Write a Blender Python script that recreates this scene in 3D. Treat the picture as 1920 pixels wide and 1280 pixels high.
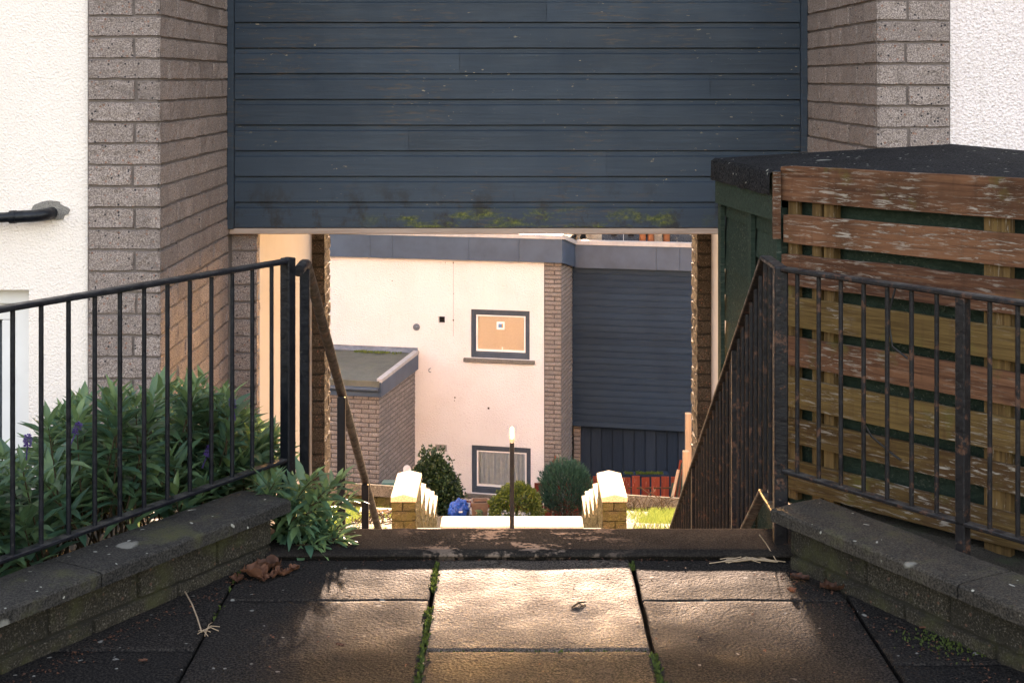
import bpy, math, random
from mathutils import Vector, Matrix, noise as mnoise
for o in list(bpy.data.objects): bpy.data.objects.remove(o)
C = bpy.context.scene.collection
R = math.radians
scene = bpy.context.scene

# ------------------------------------------------------------------ camera, sky, sun, exposure
cam_d = bpy.data.cameras.new('camera'); cam = bpy.data.objects.new('camera', cam_d); C.objects.link(cam)
cam.location = (0, 0, 1.6); cam.rotation_euler = (R(90), 0, 0)
cam_d.lens = 50; cam_d.sensor_width = 36; cam_d.shift_y = -0.2552
cam_d.clip_start = .05; cam_d.clip_end = 2000
scene.camera = cam
SUN_EL, SUN_AZ = 9.6, .6            # elevation, degrees to the right of straight ahead (+Y)
w = bpy.data.worlds.new('World'); scene.world = w; w.use_nodes = True
nt = w.node_tree; bg = nt.nodes['Background']
sky = nt.nodes.new('ShaderNodeTexSky'); sky.sky_type = 'NISHITA'; sky.sun_disc = False
sky.sun_elevation = R(SUN_EL); sky.sun_rotation = R(SUN_AZ); sky.air_density = 1.0; sky.dust_density = 4.0; sky.ozone_density = 1.0
nt.links.new(sky.outputs[0], bg.inputs[0]); bg.inputs[1].default_value = .15
sl = bpy.data.lights.new('sun', 'SUN'); sl.energy = 2.5; sl.angle = R(1.6); sl.color = (1, .90, .80)
so = bpy.data.objects.new('sun', sl); C.objects.link(so); so.location = (1, 60, 30)
d = Vector((math.sin(R(SUN_AZ))*math.cos(R(SUN_EL)), math.cos(R(SUN_AZ))*math.cos(R(SUN_EL)), math.sin(R(SUN_EL))))
so.rotation_euler = d.to_track_quat('Z', 'Y').to_euler()
vs = scene.view_settings
vs.view_transform = 'Standard'; vs.look = 'None'; vs.gamma = 1; vs.exposure = 3.45; vs.use_curve_mapping = False
vs.use_white_balance = True; vs.white_balance_temperature = 8600; vs.white_balance_tint = 26

# ------------------------------------------------------------------ materials
class NT:
    def __init__(s, name):
        s.m = bpy.data.materials.new(name); s.m.use_nodes = True; s.t = s.m.node_tree
        s.b = s.t.nodes['Principled BSDF']; s.co = s.t.nodes.new('ShaderNodeTexCoord').outputs['Object']; s.nrm = None
    def n(s, typ, **kw):
        x = s.t.nodes.new(typ)
        for k, v in kw.items():
            if k in x.inputs: s.put(x.inputs[k], v)
            else: setattr(x, k, v)
        return x
    def put(s, inp, v):
        if isinstance(v, bpy.types.NodeSocket): s.t.links.new(v, inp)
        elif isinstance(v, (tuple, list)) and len(v) == 3 and inp.type == 'RGBA': inp.default_value = (*v, 1)
        else: inp.default_value = v
    def stretch(s, sc, rot=(0, 0, 0)):
        return s.n('ShaderNodeMapping', Vector=s.co, Scale=sc, Rotation=rot).outputs[0]
    def noise(s, scale, detail=4, rough=.55, co=None, dist=0):
        return s.n('ShaderNodeTexNoise', Vector=co or s.co, Scale=scale, Detail=detail, Roughness=rough, Distortion=dist).outputs[0]
    def voro(s, scale, co=None, feature='F1', out='Distance', rnd=1):
        return s.n('ShaderNodeTexVoronoi', Vector=co or s.co, Scale=scale, feature=feature, Randomness=rnd).outputs[out]
    def ramp(s, f, a, b, va=0.0, vb=1.0):
        return s.n('ShaderNodeMapRange', Value=f, **{'From Min': a, 'From Max': b, 'To Min': va, 'To Max': vb}).outputs[0]
    def math(s, op, a, b=0.0):
        x = s.t.nodes.new('ShaderNodeMath'); x.operation = op; s.put(x.inputs[0], a); s.put(x.inputs[1], b); return x.outputs[0]
    def mix(s, f, a, b, mode='MIX'):
        x = s.t.nodes.new('ShaderNodeMix'); x.data_type = 'RGBA'; x.blend_type = mode
        s.put(x.inputs[0], f); s.put(x.inputs[6], a); s.put(x.inputs[7], b); return x.outputs[2]
    def bump(s, h, dist, strength=1.0):
        x = s.n('ShaderNodeBump', Height=h, Distance=dist, Strength=strength)
        if s.nrm: s.t.links.new(s.nrm, x.inputs['Normal'])
        s.nrm = x.outputs[0]
    def attr(s, name): return s.n('ShaderNodeAttribute', attribute_name=name).outputs['Fac']
    def xyz(s): return s.n('ShaderNodeSeparateXYZ', Vector=s.co).outputs
    def up(s):
        g = s.t.nodes.new('ShaderNodeNewGeometry'); return s.n('ShaderNodeSeparateXYZ', Vector=g.outputs['Normal']).outputs[2]
    def done(s, col, rough=.8, spec=.4, metal=0.0):
        s.put(s.b.inputs['Base Color'], col); s.put(s.b.inputs['Roughness'], rough)
        s.put(s.b.inputs['Specular IOR Level'], spec); s.put(s.b.inputs['Metallic'], metal)
        if s.nrm: s.t.links.new(s.nrm, s.b.inputs['Normal'])
        return s.m

def m_render(name, col, scale, depth, dirt=(.45, .38, .3), da=.25, gap=None):
    n = NT(name)
    big = n.noise(1.3, 5); mid = n.noise(9, 4)
    c = n.mix(n.ramp(big, .4, .75, 0, da), col, dirt)
    c = n.mix(n.ramp(mid, .5, .8, 0, .18), c, tuple(x*.85 for x in col))
    streak = n.noise(3.0, 4, co=n.stretch((4, 4, .35)))
    c = n.mix(n.ramp(streak, .6, .85, 0, .22), c, dirt)
    h1 = n.noise(scale, 3, .6); h2 = n.voro(scale*1.3)
    if gap:
        c = n.mix(n.ramp(h1, .52, .36, 0, .55), c, gap)
    n.bump(n.math('ADD', h1, n.math('MULTIPLY', h2, .6)), depth)
    return n.done(c, .9, .2)

def m_brick(name, a, b, mortar, moss=0.0, speck=1.0, scale=1.0, mosscol=(.055, .052, .016)):
    n = NT(name); t = n.attr('tint')
    c = n.mix(n.ramp(t, 0, 1), a, b)
    g = n.noise(170*scale, 3, .7)
    c = n.mix(n.ramp(g, .42, .58), tuple(x*.5 for x in a), c)
    c = n.mix(n.ramp(g, .58, .72, 0, .6*speck), c, (.62, .55, .5))
    sp = n.voro(64*scale, out='Color'); sd = n.voro(64*scale)
    s1 = n.n('ShaderNodeSeparateColor', Color=sp).outputs
    dk = n.math('MULTIPLY', n.ramp(s1[0], .86, .88), n.ramp(sd, .36, .28))
    c = n.mix(n.math('MULTIPLY', dk, .9*speck), c, (.015, .017, .025))
    rd = n.math('MULTIPLY', n.ramp(s1[1], .92, .94), n.ramp(sd, .38, .3))
    c = n.mix(n.math('MULTIPLY', rd, .7*speck), c, (.33, .15, .1))
    st = n.noise(5, 5, .65)
    c = n.mix(n.ramp(st, .52, .75, 0, .55), c, tuple(x*.38 for x in a))
    c = n.mix(n.ramp(t, -.35, -.75), c, mortar)
    if moss:
        ms = n.noise(7, 5, .6)
        c = n.mix(n.ramp(ms, .62-.3*moss, .75-.2*moss, 0, .85), c, mosscol)
    n.bump(n.noise(80*scale, 5, .75), .010); n.bump(n.noise(300*scale, 2), .0015)
    return n.done(c, .92, .25)

def m_concrete(name, a, b, moss=.3, spots=True, grain=150, rough=.85, spec=.35, mosscol=(.06, .06, .02), bumpd=.004):
    n = NT(name)
    c = n.mix(n.ramp(n.noise(4.2, 7, .72), .38, .66), a, b)
    g = n.noise(grain, 3, .7)
    c = n.mix(n.ramp(g, .45, .65, 0, .6), c, n.mix(.16, b, (.3, .27, .23)))
    c = n.mix(n.ramp(g, .47, .38, 0, .7), c, tuple(x*.35 for x in a))
    if moss:
        c = n.mix(n.ramp(n.noise(4.3, 5, .65), .62-.2*moss, .78-.2*moss, 0, .8), c, mosscol)
    if spots:
        co = n.n('ShaderNodeVectorMath', operation='ADD').outputs[0]
        nd = co.node; n.put(nd.inputs[0], n.co); n.put(nd.inputs[1], n.n('ShaderNodeVectorMath', operation='SCALE', Vector=n.n('ShaderNodeTexNoise', Vector=n.co, Scale=14.).outputs['Color'], Scale=.07).outputs[0])
        v = n.n('ShaderNodeTexVoronoi', Vector=co, Scale=5.5)
        k = n.n('ShaderNodeSeparateColor', Color=v.outputs['Color']).outputs[0]
        f = n.math('MULTIPLY', n.ramp(k, .72, .74), n.ramp(v.outputs['Distance'], .2, .15))
        c = n.mix(n.math('MULTIPLY', f, .55), c, (.3, .29, .25))
        v = n.n('ShaderNodeTexVoronoi', Vector=co, Scale=38)
        k = n.n('ShaderNodeSeparateColor', Color=v.outputs['Color']).outputs[0]
        f = n.math('MULTIPLY', n.ramp(k, .9, .92), n.ramp(v.outputs['Distance'], .26, .18))
        c = n.mix(n.math('MULTIPLY', f, .7), c, (.45, .44, .38))
    n.bump(g, bumpd); n.bump(n.noise(40, 4), .004)
    return n.done(c, rough, spec)

def m_slab(name):
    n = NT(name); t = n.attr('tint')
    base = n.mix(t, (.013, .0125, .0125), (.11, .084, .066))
    blot = n.noise(3.1, 6, .62)
    c = n.mix(n.ramp(blot, .38, .66, 0, .65), base, (.014, .0135, .014))
    g2 = n.noise(150, 3, .75); g3 = n.voro(95)
    c = n.mix(n.ramp(g2, .49, .62, 0, .75), c, n.mix(t, (.034, .031, .028), (.33, .26, .21)))
    c = n.mix(n.ramp(g2, .5, .4, 0, .85), c, (.006, .006, .0065))
    c = n.mix(n.ramp(g3, .16, .06, 0, .6), c, n.mix(t, (.04, .037, .033), (.36, .29, .23)))
    st = n.noise(1.0, 5, .7, co=n.stretch((6, 9, 6)))
    c = n.mix(n.ramp(st, .60, .68, 0, .55), c, (.012, .011, .010))
    nd = n.n('ShaderNodeVectorMath', operation='ADD').outputs[0].node
    n.put(nd.inputs[0], n.co); n.put(nd.inputs[1], n.n('ShaderNodeVectorMath', operation='SCALE', Vector=n.n('ShaderNodeTexNoise', Vector=n.co, Scale=30.).outputs['Color'], Scale=.03).outputs[0])
    for sc, lo, rad in ((13, .90, .13), (34, .93, .2)):
        v = n.n('ShaderNodeTexVoronoi', Vector=nd.outputs[0], Scale=sc)
        k = n.n('ShaderNodeSeparateColor', Color=v.outputs['Color']).outputs[0]
        f = n.math('MULTIPLY', n.ramp(k, lo, lo+.01), n.ramp(v.outputs['Distance'], rad, rad-.05))
        c = n.mix(n.math('MULTIPLY', f, n.ramp(t, .25, 0, 0, .8)), c, (.30, .29, .26))
    n.bump(n.math('ADD', n.math('MULTIPLY', g3, .8), g2), .0045); n.bump(n.noise(14, 4, .6), .005)
    return n.done(c, n.ramp(n.noise(5, 4), .3, .7, .6, .85), n.ramp(t, .08, .55, .012, .055))

def m_paint(name, col, rough=.4, wear=.0, rust=(.09, .04, .025), dust=(.12, .11, .095), lump=True):
    n = NT(name); c = n.mix(n.ramp(n.noise(25, 4), .4, .7, 0, .5), col, tuple(x*1.7+.004 for x in col))
    if wear: c = n.mix(n.ramp(n.noise(22, 6, .75), .66-.22*wear, .72-.2*wear, 0, .85), c, rust)
    dd = n.math('MULTIPLY', n.ramp(n.up(), .5, .95), n.ramp(n.noise(18, 5, .7), .4, .62, 0, .5))
    c = n.mix(dd, c, dust)
    sp = n.noise(90, 2); c = n.mix(n.ramp(sp, .72, .76, 0, .5), c, dust)
    if lump: n.bump(n.noise(60, 4, .6), .0025)
    return n.done(c, n.ramp(n.noise(30, 3), .3, .7, rough*.7, rough*1.4), .3)

def m_wood(name, a, b, grey=(.36, .31, .26), flake=.5, green=.0, axis=0, rough=.85, gscale=1.0, dark=None):
    n = NT(name)
    sc = [60*gscale]*3; sc[axis] = 2.6*gscale
    co = n.stretch(tuple(sc))
    g = n.noise(1.0, 5, .65, co=co, dist=.6)
    t = n.attr('tint')
    c = n.mix(n.ramp(n.math('ADD', g, n.ramp(t, 0, 1, -.15, .15)), .35, .68), a, b)
    if dark:
        kv = n.n('ShaderNodeTexVoronoi', Vector=n.stretch(tuple(4.5 if i == axis else 9 for i in range(3))), Scale=1.0)
        kk = n.n('ShaderNodeSeparateColor', Color=kv.outputs['Color']).outputs[0]
        kf = n.math('MULTIPLY', n.ramp(kk, .7, .72), n.ramp(kv.outputs['Distance'], .22, .08)); c = n.mix(n.math('MULTIPLY', kf, .85), c, tuple(v*.4 for v in dark))
        vs_ = n.noise(1.0, 4, .6, co=n.stretch(tuple(26 if i == axis else 3 for i in range(3)))); c = n.mix(n.ramp(vs_, .55, .72, 0, .5), c, dark)
        c = n.mix(n.ramp(n.noise(2.2, 5, .6), .5, .68, 0, .8), c, dark)
    if green: c = n.mix(n.ramp(n.noise(4.5, 5, .65), .62-.2*green, .74-.2*green, 0, .75), c, (.10, .085, .024))
    if flake:
        f2 = n.noise(1.0, 6, .7, co=n.stretch(tuple((x*4.5 if i == axis else x*1.5) for i, x in enumerate(sc))), dist=.5)
        pm = n.noise(2.4, 3)
        f = n.math('MULTIPLY', n.ramp(f2, .6-.12*flake, .65-.1*flake), n.ramp(pm, .42, .62))
        c = n.mix(n.math('MULTIPLY', f, .85), c, grey)
        n.bump(f, -.0015)
    n.bump(g, .004)
    return n.done(c, rough, .12)

def m_clad(name, base, far=False):
    n = NT(name); t = n.attr('tint'); x, y, z = n.xyz()
    c = n.mix(n.ramp(t, 0, 1), base, tuple(v*1.35 for v in base))
    g = n.noise(1.0, 5, .65, co=n.stretch((2.2, 40, 46)), dist=.4)
    c = n.mix(n.ramp(g, .42, .7, 0, .45), c, tuple(v*1.6+.004 for v in base))
    c = n.mix(n.ramp(n.noise(1.4, 4), .45, .7, 0, .4), c, tuple(v*.7 for v in base))
    if not far:
        wearz = n.noise(1.0, 6, .75, co=n.stretch((9, 1, 70)))
        area = n.noise(1.1, 3, .5)
        f = n.math('MULTIPLY', n.ramp(wearz, .54, .6), n.ramp(area, .44, .54))
        c = n.mix(n.math('MULTIPLY', f, .75), c, (.075, .058, .048))
        ch = n.noise(1.0, 3, .6, co=n.stretch((24, 1, 60)))
        f = n.math('MULTIPLY', n.ramp(ch, .685, .71), n.ramp(n.noise(2.1, 3), .46, .6))
        c = n.mix(n.math('MULTIPLY', f, .9), c, (.35, .27, .17))
        low = n.math('MULTIPLY', n.ramp(z, 1.04, .86), n.ramp(n.noise(1.0, 6, .7, co=n.stretch((7, 1, 5))), .5, .62))
        c = n.mix(n.math('MULTIPLY', low, .8), c, (.02, .018, .016))
        bot = n.math('MULTIPLY', n.ramp(z, .875, .83), n.ramp(n.noise(1.0, 6, .7, co=n.stretch((4.2, 1, 9))), .48, .60))
        bot = n.math('MULTIPLY', bot, n.ramp(n.math('ABSOLUTE', n.math('SUBTRACT', x, .15)), 1.05, .75))
        c = n.mix(n.math('MULTIPLY', bot, .9), c, n.mix(n.ramp(n.noise(60, 3), .4, .65), (.035, .05, .01), (.14, .15, .025)))
    n.bump(g, .0022); n.bump(n.noise(30, 3), .0012)
    return n.done(c, n.ramp(n.noise(6, 4), .3, .7, .45, .65), .12 if far else .3)

def m_leaf(name, dark, light, trans=.3, rough=.45):
    n = NT(name); t = n.attr('tint')
    c = n.mix(n.ramp(t, 0, 1), dark, light)
    c = n.mix(n.ramp(n.noise(30, 2), .4, .7, 0, .35), c, tuple(v*.6 for v in dark))
    m = n.done(c, rough, .45)
    tr = n.n('ShaderNodeBsdfTranslucent', Color=n.mix(.5, c, light)); mx = n.n('ShaderNodeMixShader')
    mx.inputs[0].default_value = trans
    n.t.links.new(n.b.outputs[0], mx.inputs[1]); n.t.links.new(tr.outputs[0], mx.inputs[2])
    n.t.links.new(mx.outputs[0], n.t.nodes['Material Output'].inputs[0])
    return m

def m_plain(name, col, rough=.6, spec=.4, var=.3, scale=12, bump=.001, metal=0.0):
    n = NT(name)
    c = n.mix(n.ramp(n.noise(scale, 5, .6), .35, .7, 0, 1), col, tuple(v*(1-var) for v in col))
    n.bump(n.noise(scale*6, 3), bump)
    return n.done(c, rough, spec, metal)

def m_glass(name):
    n = NT(name); t = n.t
    tr = n.n('ShaderNodeBsdfTransparent', Color=(.96, .97, .97)); gl = n.n('ShaderNodeBsdfGlossy', Roughness=.02)
    fr = n.n('ShaderNodeFresnel', IOR=1.5); mx = n.n('ShaderNodeMixShader')
    t.links.new(fr.outputs[0], mx.inputs[0]); t.links.new(tr.outputs[0], mx.inputs[1]); t.links.new(gl.outputs[0], mx.inputs[2])
    t.links.new(mx.outputs[0], t.nodes['Material Output'].inputs[0]); return n.m

M = dict(
    white_near=m_render('cream_roughcast', (.87, .755, .68), 80, .0055),
    white_pebble=m_render('cream_pebbledash', (.87, .76, .73), 70, .009, gap=(.5, .37, .34)),
    white_far=m_render('pale_roughcast', (.67, .625, .61), 32, .02, dirt=(.5, .38, .32), da=.2),
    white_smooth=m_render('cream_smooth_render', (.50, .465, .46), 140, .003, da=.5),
    brick=m_brick('grey_split_brick', (.35, .272, .24), (.50, .395, .35), (.19, .152, .135)),
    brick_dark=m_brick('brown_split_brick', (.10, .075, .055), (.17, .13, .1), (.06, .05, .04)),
    brick_far=m_brick('far_grey_brick', (.24, .2, .18), (.34, .285, .255), (.085, .072, .065), speck=.5, scale=.6),
    brick_moss=m_brick('mossy_brick', (.052, .043, .02), (.10, .082, .04), (.02, .018, .01), moss=.7, speck=.3),
    brick_wing=m_brick('dirty_brick', (.035, .03, .021), (.065, .054, .038), (.022, .02, .015), moss=.35, speck=.35, mosscol=(.05, .05, .02)),
    clad=m_clad('navy_board_paint', (.021, .034, .049)),
    clad_far=m_clad('far_navy_board_paint', (.014, .026, .042), far=True),
    fascia=m_plain('slate_fascia', (.045, .073, .115), .5, .4, .35, 2.2),
    cap=m_plain('parapet_metal', (.42, .38, .36), .6, .4, .25, 5),
    lintel=m_wood('bare_lintel', (.33, .24, .19), (.45, .34, .28), flake=.0),
    slab=m_slab('paving_concrete'),
    kerb=m_concrete('kerb_concrete', (.025, .022, .02), (.05, .044, .04), moss=0, spots=False, rough=.8, grain=170),
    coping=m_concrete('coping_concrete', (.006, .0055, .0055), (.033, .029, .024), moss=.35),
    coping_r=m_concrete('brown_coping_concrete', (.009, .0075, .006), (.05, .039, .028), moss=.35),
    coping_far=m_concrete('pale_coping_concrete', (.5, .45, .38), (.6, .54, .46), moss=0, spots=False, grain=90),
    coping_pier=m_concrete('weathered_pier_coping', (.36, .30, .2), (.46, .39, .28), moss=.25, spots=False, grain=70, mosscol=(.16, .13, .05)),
    wall_cop_far=m_concrete('grey_coping_concrete', (.07, .062, .05), (.15, .135, .115), moss=.25, grain=60),
    steps=m_concrete('step_concrete', (.08, .07, .06), (.14, .125, .11), moss=.1, spots=False),
    soil=m_concrete('soil', (.03, .022, .015), (.05, .04, .025), moss=.4, spots=False, bumpd=.02, mosscol=(.03, .05, .015)),
    black=m_paint('black_rail_paint', (.003, .004, .007), .4),
    black_worn=m_paint('worn_black_rail_paint', (.006, .0055, .007), .45, wear=.5),
    fence=m_wood('weathered_stain_wood', (.060, .025, .015), (.175, .078, .042), flake=.56, green=.2, dark=(.05, .024, .014)),
    fence_moss=m_wood('mossy_stain_wood', (.058, .031, .012), (.155, .094, .034), flake=.5, green=.3, dark=(.07, .034, .018)),
    fence_post=m_wood('yellow_timber', (.075, .042, .018), (.17, .10, .04), flake=.2, green=.3, axis=2),
    shed=m_wood('green_shed_boards', (.018, .032, .024), (.035, .055, .042), grey=(.12, .13, .11), flake=.3),
    felt=m_concrete('roof_felt', (.007, .0075, .009), (.018, .019, .022), moss=0, grain=110, rough=.95, spec=.08),
    felt_far=m_concrete('green_roof_felt', (.075, .076, .06), (.12, .115, .09), moss=.1, spots=False, mosscol=(.1, .11, .03)),
    lead=m_plain('lead_flashing', (.2, .22, .26), .5, .5, .5, 6, metal=.3),
    win_frame=m_plain('blue_grey_frame_paint', (.045, .062, .085), .45, .4, .3, 8),
    white_trim=m_plain('white_trim', (.78, .75, .73), .4, .4, .08, 5),
    sill=m_concrete('sill_stone', (.11, .09, .075), (.17, .145, .12), moss=.1, spots=False, grain=60),
    blind=m_plain('tan_blind', (.72, .56, .43), .8, .2, .1, 30),
    curtain=m_plain('grey_curtain', (.42, .47, .53), .9, .1, .15, 10),
    dark=m_plain('dark_void', (.012, .011, .012), .8, .2),
    glass=m_glass('window_glass'),
    gate=m_wood('navy_gate_boards', (.010, .019, .033), (.018, .03, .048), flake=.0, axis=2),
    red=m_wood('red_fence_stain', (.12, .022, .014), (.19, .04, .024), flake=.15, axis=2, gscale=.6),
    timber=m_wood('raw_timber', (.34, .22, .14), (.48, .33, .22), flake=.0, axis=2, green=.1),
    hebe=m_leaf('hebe_leaf', (.036, .115, .08), (.22, .32, .11), .3, .38),
    euon=m_leaf('euonymus_leaf', (.010, .030, .014), (.05, .085, .025), .15),
    conifer=m_leaf('blue_conifer_needle', (.012, .05, .035), (.03, .10, .062), .15, .6),
    golden=m_leaf('golden_privet_leaf', (.025, .055, .012), (.17, .20, .03), .25),
    grass=m_leaf('grass_blade', (.04, .085, .015), (.16, .21, .05), .3, .7),
    moss=m_leaf('moss_tuft', (.02, .035, .006), (.07, .1, .015), .2, .9),
    stem=m_plain('brown_stem', (.06, .04, .022), .8, .2),
    purple=m_leaf('purple_petal', (.06, .03, .16), (.2, .1, .38), .2, .6),
    dead=m_leaf('dead_leaf', (.04, .016, .009), (.17, .062, .03), .15, .75),
    twig=m_plain('dry_twig', (.38, .27, .18), .8, .2),
    terracotta=m_plain('terracotta', (.42, .17, .09), .8, .2),
    stone=m_concrete('rough_stone', (.2, .16, .12), (.36, .32, .26), moss=.2, spots=False, grain=60),
    chair_white=m_plain('white_plastic', (.5, .5, .54), .4),
    pot=m_plain('brown_plastic_pot', (.20, .12, .085), .6, .3),
    blue=m_plain('blue_plastic', (.008, .085, .42), .3, .5, .5, 9, .004),
    teal=m_plain('teal_bin_plastic', (.01, .075, .065), .4),
    mortar=m_concrete('cement_patch', (.2, .18, .16), (.3, .27, .24), moss=0, spots=False, bumpd=.008),
    slate=m_concrete('dark_speckled_board', (.02, .03, .045), (.035, .05, .07), moss=0, spots=True, grain=30),
    orange=m_plain('orange_print', (.75, .28, .03), .6), bluep=m_plain('blue_print', (.12, .25, .42), .6),
    cable=m_plain('black_cable', (.01, .01, .011), .4),
)

# ------------------------------------------------------------------ mesh helpers
rnd = random.Random(7)
WM = {}
class MB:
    def __init__(s): s.v = []; s.f = []; s.t = []; s.sm = []
    def add(s, vs, fs, tint=.5, smooth=False):
        b = len(s.v); s.v += [Vector(p) for p in vs]
        s.t += ([tint]*len(vs) if not isinstance(tint, (list, tuple)) else list(tint))
        for f in fs: s.f.append([i+b for i in f]); s.sm.append(smooth)
    def box(s, lo, hi, tint=.5, m=None, bev=0.0):
        (x0, y0, z0), (x1, y1, z1) = lo, hi
        if bev <= 0:
            vs = [(x, y, z) for z in (z0, z1) for y in (y0, y1) for x in (x0, x1)]
            fs = [(0, 2, 3, 1), (4, 5, 7, 6), (0, 1, 5, 4), (2, 6, 7, 3), (0, 4, 6, 2), (1, 3, 7, 5)]
        else:
            vs = []; fs = []; b = bev
            # chamfered box: 24 verts
            idx = {}
            for i in (0, 1):
                for j in (0, 1):
                    for k in (0, 1):
                        X, Y, Z = (x0, x1)[i], (y0, y1)[j], (z0, z1)[k]; a, c, e = (b, -b)[i], (b, -b)[j], (b, -b)[k]
                        idx[i, j, k, 0] = len(vs); vs.append((X, Y+c, Z+e))
                        idx[i, j, k, 1] = len(vs); vs.append((X+a, Y, Z+e))
                        idx[i, j, k, 2] = len(vs); vs.append((X+a, Y+c, Z))
            def q(a): fs.append([idx[t] for t in a])
            for i in (0, 1):
                o = [(i, 0, 0, 0), (i, 0, 1, 0), (i, 1, 1, 0), (i, 1, 0, 0)]; q(o if i == 0 else o[::-1])
                o = [(0, i, 0, 1), (1, i, 0, 1), (1, i, 1, 1), (0, i, 1, 1)]; q(o if i == 0 else o[::-1])
                o = [(0, 0, i, 2), (0, 1, i, 2), (1, 1, i, 2), (1, 0, i, 2)]; q(o if i == 0 else o[::-1])
            for i in (0, 1):
                for j in (0, 1):
                    q([(i, j, 0, 0), (i, j, 0, 1), (i, j, 1, 1), (i, j, 1, 0)])
                    q([(i, 0, j, 0), (i, 0, j, 2), (i, 1, j, 2), (i, 1, j, 0)])
                    q([(0, i, j, 1), (0, i, j, 2), (1, i, j, 2), (1, i, j, 1)])
            for i in (0, 1):
                for j in (0, 1):
                    for k in (0, 1): q([(i, j, k, 0), (i, j, k, 1), (i, j, k, 2)])
        if m is not None: vs = [m @ Vector(p) for p in vs]
        s.add(vs, fs, tint)
    def prism(s, poly, z0, z1, tint=.5):           # poly in xy
        n = len(poly); vs = [(x, y, z0) for x, y in poly]+[(x, y, z1) for x, y in poly]
        fs = [list(range(n))[::-1], list(range(n, 2*n))]+[(i, (i+1) % n, n+(i+1) % n, n+i) for i in range(n)]
        s.add(vs, fs, tint)
    def hexa(s, b4, t4, tint=.5):                  # 4 bottom + 4 top points
        s.add(list(b4)+list(t4), [(3, 2, 1, 0), (4, 5, 6, 7), (0, 1, 5, 4), (1, 2, 6, 5), (2, 3, 7, 6), (3, 0, 4, 7)], tint)
    def tube(s, path, r, seg=8, tint=.5, cap=True, smooth=True):
        path = [Vector(p) for p in path]; n = len(path); rs = r if isinstance(r, (list, tuple)) else [r]*n
        vs = []; up = None
        for i, p in enumerate(path):
            t = (path[min(i+1, n-1)]-path[max(i-1, 0)]).normalized()
            if up is None: up = Vector((0, 0, 1)) if abs(t.z) < .9 else Vector((0, 1, 0))
            a = t.cross(up).normalized(); b = a.cross(t).normalized(); up = b
            for k in range(seg):
                th = 2*math.pi*k/seg; vs.append(p+(a*math.cos(th)+b*math.sin(th))*rs[i])
        fs = [(i*seg+k, i*seg+(k+1) % seg, (i+1)*seg+(k+1) % seg, (i+1)*seg+k) for i in range(n-1) for k in range(seg)]
        s.add(vs, fs, tint, smooth)
        if cap: s.add(vs[:seg], [list(range(seg))[::-1]], tint); s.add(vs[-seg:], [list(range(seg))], tint)
    def bar(s, a, b, wx, wy, tint=.5, side=None, bev=0.0):   # rectangular bar from a to b
        a, b = Vector(a), Vector(b); t = (b-a); L = t.length; t.normalize()
        u = Vector(side) if side else (Vector((0, 0, 1)).cross(t) if abs(t.z) < .95 else Vector((1, 0, 0)))
        u = (u-t*u.dot(t)).normalized(); v = t.cross(u)
        m = Matrix(((u.x, v.x, t.x, a.x), (u.y, v.y, t.y, a.y), (u.z, v.z, t.z, a.z), (0, 0, 0, 1)))
        s.box((-wx/2, -wy/2, 0), (wx/2, wy/2, L), tint, m, bev)
    def lathe(s, c, prof, seg=16, tint=.5, squash=1.0, sq=False):
        c = Vector(c); vs = []
        for r, z in prof:
            for k in range(seg):
                th = 2*math.pi*(k+.5)/seg
                x, y = math.cos(th), math.sin(th)
                if sq: q = max(abs(x), abs(y)); x /= q; y /= q
                vs.append(c+Vector((x*r, y*r*squash, z)))
        n = len(prof)
        fs = [(i*seg+k, i*seg+(k+1) % seg, (i+1)*seg+(k+1) % seg, (i+1)*seg+k) for i in range(n-1) for k in range(seg)]
        fs += [list(range(seg))[::-1], list(range((n-1)*seg, n*seg))]
        s.add(vs, fs, tint, not sq)
    def build(s, name, mat, parent=None, local=False, loc=None):
        me = bpy.data.meshes.new(name); o = bpy.data.objects.new(name, me); C.objects.link(o)
        if parent is not None: W = WM[parent]; o.parent = parent
        else: W = Matrix.Translation(loc) if loc is not None else Matrix.Identity(4); o.matrix_basis = W
        WM[o] = W; inv = W.inverted()
        me.from_pydata([tuple(p) for p in (s.v if local else [inv @ p for p in s.v])], [], s.f)
        at = me.attributes.new('tint', 'FLOAT', 'POINT'); at.data.foreach_set('value', s.t)
        me.polygons.foreach_set('use_smooth', s.sm); me.materials.append(mat); me.update()
        return o

def thing(name, label, cat, loc, rz=0.0, group=None):
    o = bpy.data.objects.new(name, None); C.objects.link(o); o.empty_display_size = .1
    o.location = loc; o.rotation_euler = (0, 0, rz); WM[o] = Matrix.Translation(loc) @ Matrix.Rotation(rz, 4, 'Z')
    return tag(o, label, cat, group)
def tag(o, label, cat, group=None):
    o['label'] = label; o['category'] = cat
    if group: o['group'] = group
    return o
def struct(o, kind='structure'): o['kind'] = kind; return o

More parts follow.
